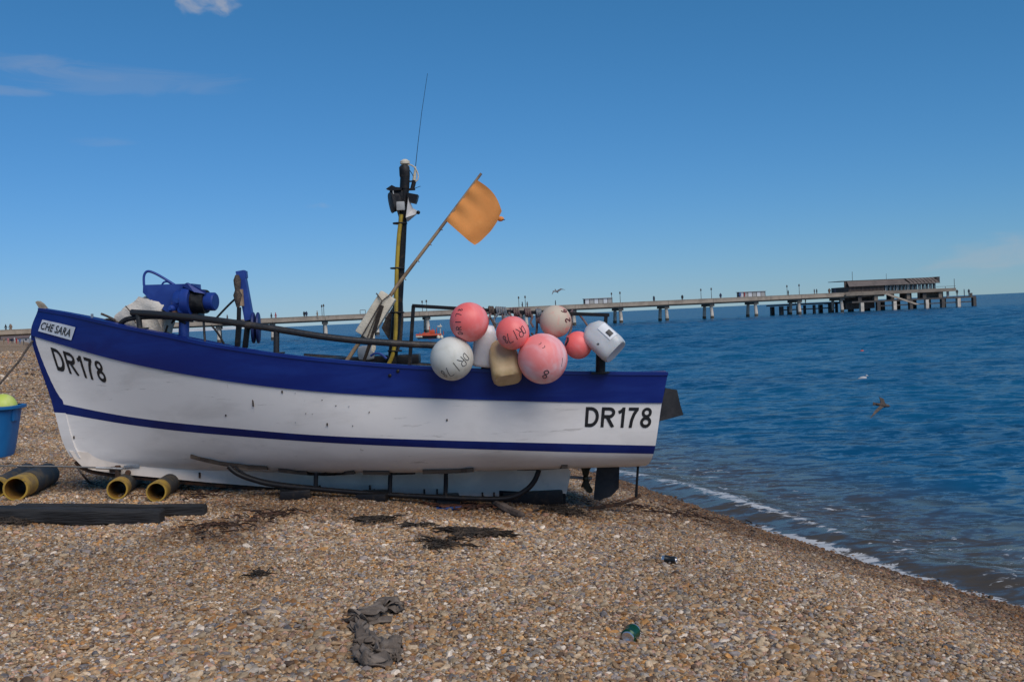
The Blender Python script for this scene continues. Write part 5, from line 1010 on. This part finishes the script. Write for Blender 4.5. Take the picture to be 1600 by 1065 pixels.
# lamps in pairs
def lamp(s, n, label):
    root = empty('street_lamp', pp(s, n, 3.95), label, 'lamp', 'lamp posts in pairs along the pier'); MB().tube([pp(s, n, 3.95), pp(s, n, 6.35)], [.07, .05], 8).build('lamp_post', m_dark, root); MB().lathe([(.06, 0), (.17, .08), (.15, .42), (.05, .55)], pp(s, n, 6.35), (0, 0, 1), 8).build('lantern', m_dark, root); return root
for i, w in enumerate(('sixth', 'fifth', 'fourth', 'third', 'second', 'first')):
    s = S0+2*BAY*(i)-2.0 if 0 else S0+2*BAY*i
    lamp(s-.2, -.9, f'near-side pier lamp of the {w} pair counted from the pier head'); lamp(s-.4, 4.6, f'far-side pier lamp of the {w} pair counted from the pier head')
def shelter(s0, s1, label, n0=1.2, n1=2.6, nb=6):
    root = empty('pier_shelter', pp((s0+s1)/2, n0, 3.95), label, 'shelter', 'glazed shelters on the pier')
    pbox(s0-.15, s1+.15, n0-.2, n1+.2, 5.62, 5.72).build('roof', m_winf, root, smooth=False)
    for k in range(nb+1):
        s = s0+(s1-s0)*k/nb; pbox(s-.06, s+.06, n0, n0+.1, 3.951, 5.619).build('mullion', m_dark, root, smooth=False)
    for k in range(nb):
        a = s0+(s1-s0)*k/nb; b = s0+(s1-s0)*(k+1)/nb; pbox(a+.07, b-.07, n0+.03, n0+.06, 4.2, 5.6).build('pane', m_winf if k % 2 else make_mat('bright_pane', (.60, .62, .64), .3), root, smooth=False)
    pbox(s0, s1, n1-.1, n1, 3.951, 5.619).build('back_wall', m_winf, root, smooth=False)
shelter(98.3, 104.6, 'glazed shelter on the pier deck nearest the pier head'); shelter(62.0, 68.2, 'glazed shelter on the pier deck above the cream buoy')
fr_ = empty('notice_frame', pp(13.6, 0, 3.95), 'small empty frame standing on the pier left of the mast', 'sign frame')
for a in (13.0, 14.1): pbox(a-.05, a+.05, 0, .1, 3.951, 5.3).build('upright', m_dark, fr_, smooth=False)
pbox(13.0, 14.1, 0, .1, 5.301, 5.4).build('top_bar', m_dark, fr_, smooth=False)
# pier head: upper deck, lower landing, building, stairs
hd = empty('landing_stage', pp(132, 3, 0), 'two-level landing stage at the seaward end of the pier', 'landing stage')
pbox(122.8, 151, -2.0, 10, 3.75, 3.95).build('upper_deck', m_concd, hd, smooth=False); pbox(122.8, 151, -2.25, -2.002, 3.70, 4.45).build('parapet', m_concd, hd, smooth=False); pbox(150.9, 151.2, -2, 10, 3.7, 4.45).build('parapet', m_conc, hd, smooth=False)
for s in np.arange(124, 151, 2.7): pbox(s-.04, s+.04, -2.2, -2.12, 4.451, 4.85).build('rail_post', m_dark, hd, smooth=False)
pbox(146, 151, -2.2, -2.1, 4.851, 4.92).build('handrail', m_dark, hd, smooth=False)
pbox(109, 124, 4.0, 10, 2.1, 2.45).build('lower_landing', m_dark, hd, smooth=False); pbox(124.02, 156, -2.6, 10, 2.0, 2.38).build('lower_landing', m_dark, hd, smooth=False)
for i, s in enumerate(np.arange(110, 157, 4.15)):
    for n in ((4.4, 9.0) if s < 124 else (-2.2, 3.2, 9.0)):
        w = .26 if (i % 3 and n > -2) else .40; pbox(s-w, s+w, n-w, n+w, -1, 2.0).build('landing_pile', m_post if n < 0 and i % 2 == 0 else m_dark, hd, smooth=False)  # pale front piles: the light falling on them is put into their colour
    if 126 < s < 150: pbox(s-.45, s+.45, -1.6, -.7, 2.381, 3.749).build('column', m_concd if i % 2 else m_dark, hd, smooth=False); pbox(s-.45, s+.45, 6, 6.9, 2.381, 3.749).build('column', m_dark, hd, smooth=False)
for (a, b, n) in ((124.5, 131.5, 1.5), (139.5, 142.5, 2.5), (143.5, 149.5, .5)): pbox(a, b, n, n+.3, 2.381, 3.749).build('store_wall', m_wall if a < 140 else m_concd, hd, smooth=False)
pbox(131.5, 155.6, -2.15, -1.95, .95, 1.2).build('waling', m_dark, hd, smooth=False); pbox(110.5, 124, 4.2, 4.35, 1.0, 1.25).build('waling', m_dark, hd, smooth=False)
pbox(149.6, 150.1, -.9, -.6, 2.381, 3.7).build('white_door', m_winf, hd, smooth=False)
pbox(124, 131.4, .2, 1.2, .6, 2.0).build('dark_fender', m_wall, hd, smooth=False)
sta = np.array([(131.6, 3.9), (132.9, 3.9), (141.2, 1.0), (140, 1.0)]); MB().prism([pp(a, -2.75, z) for a, z in sta], V(np.r_[PN*.12, 0])).build('stair_stringer', m_conc, hd, smooth=False)
MB().prism([pp(a-2.2, -2.9, z-.6) for a, z in sta], V(np.r_[PN*.08, 0])).build('stair_handrail', m_roof, hd, smooth=False) if 0 else None
for k in range(10): pbox(132.3+k*.85, 133.0+k*.85, -2.62, -1.7 if k < 3 else -2.61+.5, 3.62-k*.30, 3.68-k*.30).build('stair_tread', m_concd, hd, smooth=False)
pbox(154.6, 155.2, -2.4, -2.2, 2.381, 3.1).build('mooring_post', m_dark, hd, smooth=False); MB().tube([pp(150.8, -2, 4.4), pp(150.8, -2, 6.6)], .06, 6).build('flag_staff', m_dark, hd)
cafe = empty('pier_cafe', pp(135.5, 3, 3.95), 'long low timber cafe with an overhanging roof on the pier head', 'building')
wl = pbox(124.4, 133.5, -.6, -.4, 3.951, 5.75).build('timber_wall', m_wall, cafe, smooth=False)
for k in range(9): pbox(124.6+k, 125.4+k, -.64, -.602, 3.97, 5.7).build('board', m_wall, wl, smooth=False)
pbox(133.6, 147, -.6, -.45, 3.951, 4.5).build('sill_wall', m_wall, cafe, smooth=False)
for k in range(14):
    a = 133.6+k*.957; po = MB().tube([pp(a, -.75, 3.96), pp(a+.25, -.75, 5.8)], .09, 6).build('window_post', m_dark if k % 3 else m_winf, cafe)
    MB().tube([pp(a, -.7, 4.5), pp(a+.75, -.7, 5.75)], .05, 5).build('brace', m_winf, po)
    pbox(a+.08, a+.88, -.5, -.47, 4.501, 5.74).build('pane', m_win, cafe, smooth=False)
pbox(124.4, 147, 7.0, 7.2, 3.951, 5.75).build('back_wall', m_wall, cafe, smooth=False); pbox(124.4, 124.6, -.399, 6.99, 3.951, 5.75).build('end_wall', m_wall, cafe, smooth=False)
def slope(s0, s1, zo=0): return MB().prism([pp(s0, -1.6, 5.76+zo), pp(s1, -1.6, 5.76+zo), pp(s1-.4, .4, 6.98+zo), pp(s0+.6, .4, 6.98+zo)], (0, 0, .10))
rf = slope(124, 139.5).build('roof', m_roof, cafe, smooth=False); slope(139.52, 147.4).build('roof', m_roof, cafe, smooth=False)
for k in range(8): slope(139.7+k*.95, 140.0+k*.95, .11).build('roof_rib', m_roof, rf, smooth=False)
pbox(123.2, 148.3, .3, 6.4, 7.08, 7.20).build('flat_roof', m_dark, cafe, smooth=False); pbox(124, 147, .4, .6, 5.6, 7.07).build('clerestory', m_wall, cafe, smooth=False)
MB().prism([pp(147.3, -1.6, 5.8), pp(148.2, -.3, 7.2), pp(147.3, 6, 7.2)], (0, 0, .08)).build('gable_fin', m_roof, cafe, smooth=False)
MB().tube([pp(127, 2, 7.2), pp(127, 2, 9.3)], .05, 6).build('mast', m_dark, cafe); MB().tube([pp(137, 4, 7.2), pp(137, 4, 8.6)], .04, 6).build('aerial', m_dark, cafe)

# ------------------------------------------------------------------ people on the pier and the far beach
def person_mesh(name, stride=.12, arm=.1):
    J = [(0, 0, .95), (0, 0, 1.20), (0, 0, 1.45), (0, 0, 1.54), (0, 0, 1.70), (-.10, 0, .90), (-.10, stride, .48), (-.10, stride*.6, .04), (.10, 0, .90), (.10, -stride, .48), (.10, -stride*1.3, .04), (-.19, 0, 1.42), (-.25, arm, 1.13), (-.24, arm*1.8, .88), (.19, 0, 1.42), (.25, -arm, 1.13), (.24, -arm*1.2, .88), (0, .02, 1.62), (-.10, stride*.6-.10, .03), (.10, -stride*1.3-.10, .03)]
    E = [(0, 1), (1, 2), (2, 3), (3, 17), (17, 4), (0, 5), (5, 6), (6, 7), (0, 8), (8, 9), (9, 10), (2, 11), (11, 12), (12, 13), (2, 14), (14, 15), (15, 16), (7, 18), (10, 19)]
    Rr = [.16, .15, .17, .065, .085, .095, .07, .05, .095, .07, .05, .07, .05, .04, .07, .05, .04, .105, .04, .04]
    me = bpy.data.meshes.new(name); me.from_pydata(J, E, []); o = bpy.data.objects.new(name, me); COL.objects.link(o); o.modifiers.new('s', 'SKIN'); sv = me.skin_vertices[0].data if me.skin_vertices else None
    if sv is None:
        bm = bmesh.new(); bm.from_mesh(me); bm.verts.layers.skin.verify(); bm.to_mesh(me); bm.free(); sv = me.skin_vertices[0].data
    for i, r in enumerate(Rr): sv[i].radius = (r, r*(.75 if i in (0, 1, 2) else 1)); sv[i].use_root = (i == 0)
    o.modifiers.new('d', 'SUBSURF').levels = 1; o.modifiers['d'].render_levels = 1; dg = bpy.context.evaluated_depsgraph_get(); out = bpy.data.meshes.new_from_object(o.evaluated_get(dg)); out.name = name; bpy.data.objects.remove(o); return out
PM = [person_mesh('person_walking', .16, .14), person_mesh('person_standing', .02, .02)]
for me in PM: me.materials.append(None)
CL = {k: make_mat('clothes_'+k, c, .8, col2=tuple(q*.6 for q in c), nscale=5) for k, c in {'dark': (.03, .03, .035), 'navy': (.02, .03, .08), 'red': (.42, .03, .03), 'grey': (.16, .16, .17), 'white': (.6, .6, .58), 'tan': (.3, .2, .13), 'blue': (.06, .14, .32), 'pink': (.55, .2, .2)}.items()}
def person(loc, col, label, rz, k=0, grp='people on the pier', sc=1.0):
    o = bpy.data.objects.new('person', PM[k]); COL.objects.link(o); o.location = V(loc); o.rotation_euler = (0, 0, rz); o.scale = (sc, sc, sc); o.material_slots[0].link = 'OBJECT'; o.material_slots[0].material = CL[col]; tag(o, label, 'person', grp)
def s_of(px):                                  # distance along the pier below photo column px
    lo, hi = -100, 220
    for _ in range(50):
        m = (lo+hi)/2; q = pp(m, 0, 4.5)-np.array([0, 0, CH]); x = 800+FPX*(q@_R)/(q@_f); lo, hi = (m, hi) if x < px else (lo, m)
    return lo
for i, (px, col, n, k, lbl) in enumerate([(8, 'dark', .6, 0, 'person in dark clothes at the far left of the pier'), (12.5, 'grey', 1.6, 0, 'person in grey following along the far left of the pier'), (16.5, 'tan', .4, 1, 'person in tan on the pier just left of the bow'), (355, 'grey', 1.0, 1, 'person in grey on the pier left of the davit'), (431, 'red', .3, 0, 'person in a red top walking on the pier right of the davit'), (424, 'dark', 1.4, 0, 'person in dark clothes beside the one in red'),
        (475.5, 'dark', .5, 1, 'person in dark clothes standing left of a lamp pair, left one of two'), (479, 'navy', .9, 1, 'person in navy standing left of a lamp pair, right one of two'), (496, 'tan', .6, 0, 'person in tan just left of the lamps beyond the white float'), (817, 'dark', .4, 0, 'person in dark clothes on the pier between the pink buoys'), (826, 'grey', 1.2, 1, 'person in grey among the lamps above the buoys'), (869, 'dark', .5, 1, 'person on the pier directly above the cream buoy'),
        (1022, 'navy', .3, 0, 'person in navy walking the pier left of a lamp pair, in front'), (1025.5, 'dark', 1.2, 0, 'person in dark clothes just behind the one in navy'), (1067.5, 'dark', .5, 1, 'lone person in dark clothes midway along the right half of the pier'), (1127.5, 'navy', .5, 1, 'person in navy just right of the second lamp pair'), (1157, 'blue', .2, 1, 'person in blue at the left end of the shelter'), (1164, 'red', .2, 0, 'person in red in front of the shelter'),
        (1235, 'dark', 1.0, 0, 'person in dark clothes between the lamps nearest the pier head'), (1274, 'grey', .4, 0, 'person in grey on the pier, left of two near the cafe'), (1279, 'dark', .8, 0, 'person in dark clothes on the pier, right of two near the cafe'), (1297, 'tan', .4, 1, 'person in tan near the left end of the cafe'), (1300.5, 'dark', 1.2, 1, 'person in dark clothes near the left end of the cafe'), (1306, 'navy', .4, 0, 'person in navy walking toward the cafe')]):
    person(pp(s_of(px), n, 3.951), col, lbl, PROT.to_euler().z+(1.57 if k == 0 else .4*i), k)
for i, (ds, n, col, lbl) in enumerate([(152.0, -1.2, 'dark', 'person on the landing stage, left of the three at its end'), (153.4, -1.9, 'navy', 'person on the landing stage, middle of the three at its end'), (155.0, -1.4, 'grey', 'person on the landing stage, right of the three at its end'), (141.5, -1.9, 'dark', 'person on the landing stage below the cafe windows')]): person(pp(ds, n, 2.381), col, lbl, i*1.1, 1, 'people on the landing stage')
for i, (ds, n, col, lbl) in enumerate([(112.2, 4.6, 'navy', 'person on the far landing, leftmost of four'), (114.0, 5.2, 'grey', 'person on the far landing, second of four'), (115.0, 4.5, 'dark', 'person on the far landing, third of four'), (116.8, 5.6, 'tan', 'person on the far landing, rightmost of four')]): person(pp(ds, n, 2.451), col, lbl, i*1.3, 1, 'people on the landing stage')
for i, (px, py, col, lbl) in enumerate([(6, 534, 'tan', 'person in tan on the distant beach at the left edge'), (13, 537, 'pink', 'person in pink on the distant beach'), (19, 532, 'navy', 'person in navy standing on the distant beach'), (26, 535, 'red', 'person in red on the distant beach'), (31, 533, 'blue', 'person in blue on the distant beach near the bow'), (37, 536, 'dark', 'person in dark clothes on the distant beach nearest the bow'), (23, 539, 'white', 'person in white on the distant beach')]):
    Yp = 285+i*6; c = P(px, py, Yp); person((c[0], Yp, LZ(c[0], Yp)), col, lbl, i, i % 2, 'people on the distant beach')
# ------------------------------------------------------------------ far shore
m_cliff = make_mat('chalk_cliff', (.72, .74, .75), .9, col2=(.58, .60, .60), nscale=.004, stretch=(1, 1, 4)); cl_ = MB(); top = []; bot = []
for i, px in enumerate(np.linspace(120, 369, 60)):
    a = P(px, 517, 9000); h = 20+5*vnoise(np.array(i*.35), np.array(3.)); h = h*min(1, (59-i)/6+.25); top.append((a[0], a[1], h)); bot.append((a[0], a[1], -1))
n = len(top); cl_.add(top+bot+[(x, y+600, z+4) for x, y, z in top]+[(x, y+600, -1) for x, y, z in bot], [(i, i+1, n+i+1, n+i) for i in range(n-1)]+[(i+1, i, 2*n+i, 2*n+i+1) for i in range(n-1)])
tag(cl_.build('headland', m_cliff, None, smooth=False), 'low white chalk headland on the horizon', 'cliff', kind='structure')
m_hw = make_mat('far_house_wall', (.45, .42, .40), .8, col2=(.36, .33, .31), nscale=.3); m_hr = make_mat('far_house_roof', (.16, .11, .10), .8, col2=(.12, .1, .1), nscale=.5); m_fw = make_mat('far_window', (.05, .06, .07), .2)
for i, (px, w, h, lbl) in enumerate([(-14, 11, 7.2, 'distant pale house under the pier deck at the left edge'), (12, 9, 6.4, 'distant house with dark roof behind the far beach, middle one'), (36, 10, 6.8, 'distant house nearest the bow behind the far beach')]):
    Y = 560; c = P(px, 527, Y); z0 = LZ(c[0], Y)-.5; root = empty('distant_house', (c[0], Y, z0), lbl, 'house', 'houses behind the far beach'); top = 2.6+(h-6)*.5
    MB().box((c[0], Y, (z0+top)/2), (w, 8, top-z0)).build('wall', m_hw, root, smooth=False); MB().prism([(c[0]-w/2-.3, Y-4.4, top), (c[0]+w/2+.3, Y-4.4, top), (c[0]+w/2-.8, Y, top+1.5), (c[0]-w/2+.8, Y, top+1.5)], (0, 0, .2)).build('roof', m_hr, root, smooth=False)
    for k in range(3): MB().box((c[0]-w/3+k*w/3, Y-4.02, top-.8), (1.0, .08, .9)).build('window', m_fw, root, smooth=False)
# ------------------------------------------------------------------ craft and birds
YW = 146.
wb = empty('work_boat', PZ(671, 530, 0), 'small red and black work boat moored beyond the aft frame', 'boat'); wx = lambda px, py, dy=0: P(px, py, YW+dy)
MB().prism([wx(a, b, -.8) for a, b in [(650, 524.5), (690, 524), (692, 527), (688, 531.5), (654, 531.5)]], (0, 1.7, 0)).build('hull', m_blk, wb, smooth=False)
m_red = make_mat('red_orange_gear', (.55, .06, .02), .6, col2=(.4, .09, .03), nscale=3); MB().tube([wx(650, 523.5, -.8), wx(672, 523.5, -.85), wx(690, 522.5, -.8)], .16, 8).build('red_tube', m_red, wb); MB().tube([wx(650, 526, -.86), wx(660, 526, -.86)], .14, 8).build('white_fender', m_foamw, wb)
for a in (685, 690): MB().sphere(wx(a, 527, -1.0), .28, 12, 8, scale=(.9, .9, 1.2)).build('white_float', m_foamw, wb)
for a, t_ in ((656, 519), (663, 518), (671, 510), (676, 513), (682, 512), (693, 517)): MB().tube([wx(a, 523, -.3), wx(a, t_, -.3)], .05, 6).build('stanchion', m_red, wb)
MB().box(wx(675, 518.5, -.2), (.8, .6, .55), bev=.08).build('console', m_red, wb); MB().box(wx(687, 509.5, -.2), (.6, .5, .22), bev=.03).build('radar', m_foamw, wb); MB().tube([wx(688, 522, -.2), wx(688, 506, -.2)], .06, 6).build('mast', m_foamw, wb); MB().box(wx(666, 521, -.5), (1.1, .5, .25), bev=.06).build('net_pile', m_red, wb)
m_gull = make_mat('mottled_brown_feathers', (.045, .035, .028), .8, col2=(.10, .075, .06), nscale=12); m_gullg = make_mat('grey_white_feathers', (.45, .45, .45), .7, col2=(.6, .6, .6), nscale=9); m_gulld = make_mat('dark_backlit_feathers', (.10, .10, .11), .8, col2=(.2, .2, .21), nscale=6)
def gull(name, Y, head, tail, tipa, tipb, mida, midb, mat, label, dya, dyb, th=.06, w=.16):
    h, t, a, b, ma_, mb_ = V(P(*head, Y)), V(P(*tail, Y)), V(P(*tipa, Y+dya)), V(P(*tipb, Y+dyb)), V(P(*mida, Y+dya*.5)), V(P(*midb, Y+dyb*.5)); ax = (h-t); L_ = ax.length; mb = MB(); c = t+ax*.55
    mb.lathe([(.004, -.02*L_), (.03, .06*L_), (th*.55, .22*L_), (th, .45*L_), (th*.95, .62*L_), (th*.6, .78*L_), (th*.62, .86*L_), (th*.5, .93*L_), (.012, .99*L_), (.004, 1.06*L_)], t, ax, 12)
    d = ax.normalized()
    for m_, e in ((ma_, a), (mb_, b)):
        r0, r1, r2 = c+d*w*.5, m_+d*w*.35, e; l0, l1 = c-d*w*.55, m_-d*w*.45; up = d.cross(e-c).normalized()*.012
        mb.add([r0+up, r1+up, r2, l1+up, l0+up, r0-up, r1-up, l1-up, l0-up], [(0, 1, 3, 4), (1, 2, 3), (8, 7, 6, 5), (7, 2, 6), (0, 5, 6, 1), (1, 6, 2), (2, 7, 3), (3, 7, 8, 4)])
    sdv = d.cross(Vector((0, -1, 0))).normalized()*.035; mb.add([t+d*.1, t-d*.06+sdv, t-d*.06-sdv, t+d*.1+Vector((0, .015, .01))], [(0, 1, 2), (0, 2, 3), (0, 3, 1), (1, 3, 2)])
    return tag(mb.build(name, mat, None, angle=60), label, 'bird')
gull('gull', 20.5, (1390, 634), (1368.5, 631), (1373, 619.5), (1359, 654), (1378, 623), (1370, 642), m_gull, 'brown young gull flying low over the sea on the right', .2, -.25, .05, .09)
gull('gull', 62., (872, 457.5), (868, 453), (862, 461), (884, 453), (865, 455), (877, 451.5), m_gulld, 'dark gull gliding above the pier over the cream buoy', -.2, .2, .05, .12)
g0 = PZ(1348, 592, 0); fg = MB(); fg.lathe([(.003, -.16), (.03, -.12), (.06, -.04), (.062, .04), (.035, .10), (.01, .13)], g0+np.array([0, 0, .03]), (1, -.2, .1), 12); fg.sphere(g0+np.array([.12, -.03, .11]), .035, 10, 8); fg.tube([g0+np.array([.09, -.02, .05]), g0+np.array([.12, -.03, .11])], .025, 8); fg.tube([g0+np.array([.15, -.03, .105]), g0+np.array([.19, -.035, .10])], [.012, .004], 6)
tag(fg.build('gull', m_gullg, None), 'small pale bird resting on the water left of the flying gull', 'bird')
g1 = PZ(1347, 549, 0); pm = MB().sphere(g1, .09, 12, 8, scale=(1.2, 1, .9)).build('pot_marker', m_red, None); tag(pm, 'tiny red float on the water beyond the resting bird', 'float'); MB().tube([g1, g1+np.array([0, 0, .16])], .012, 5).build('staff', m_blk, pm)
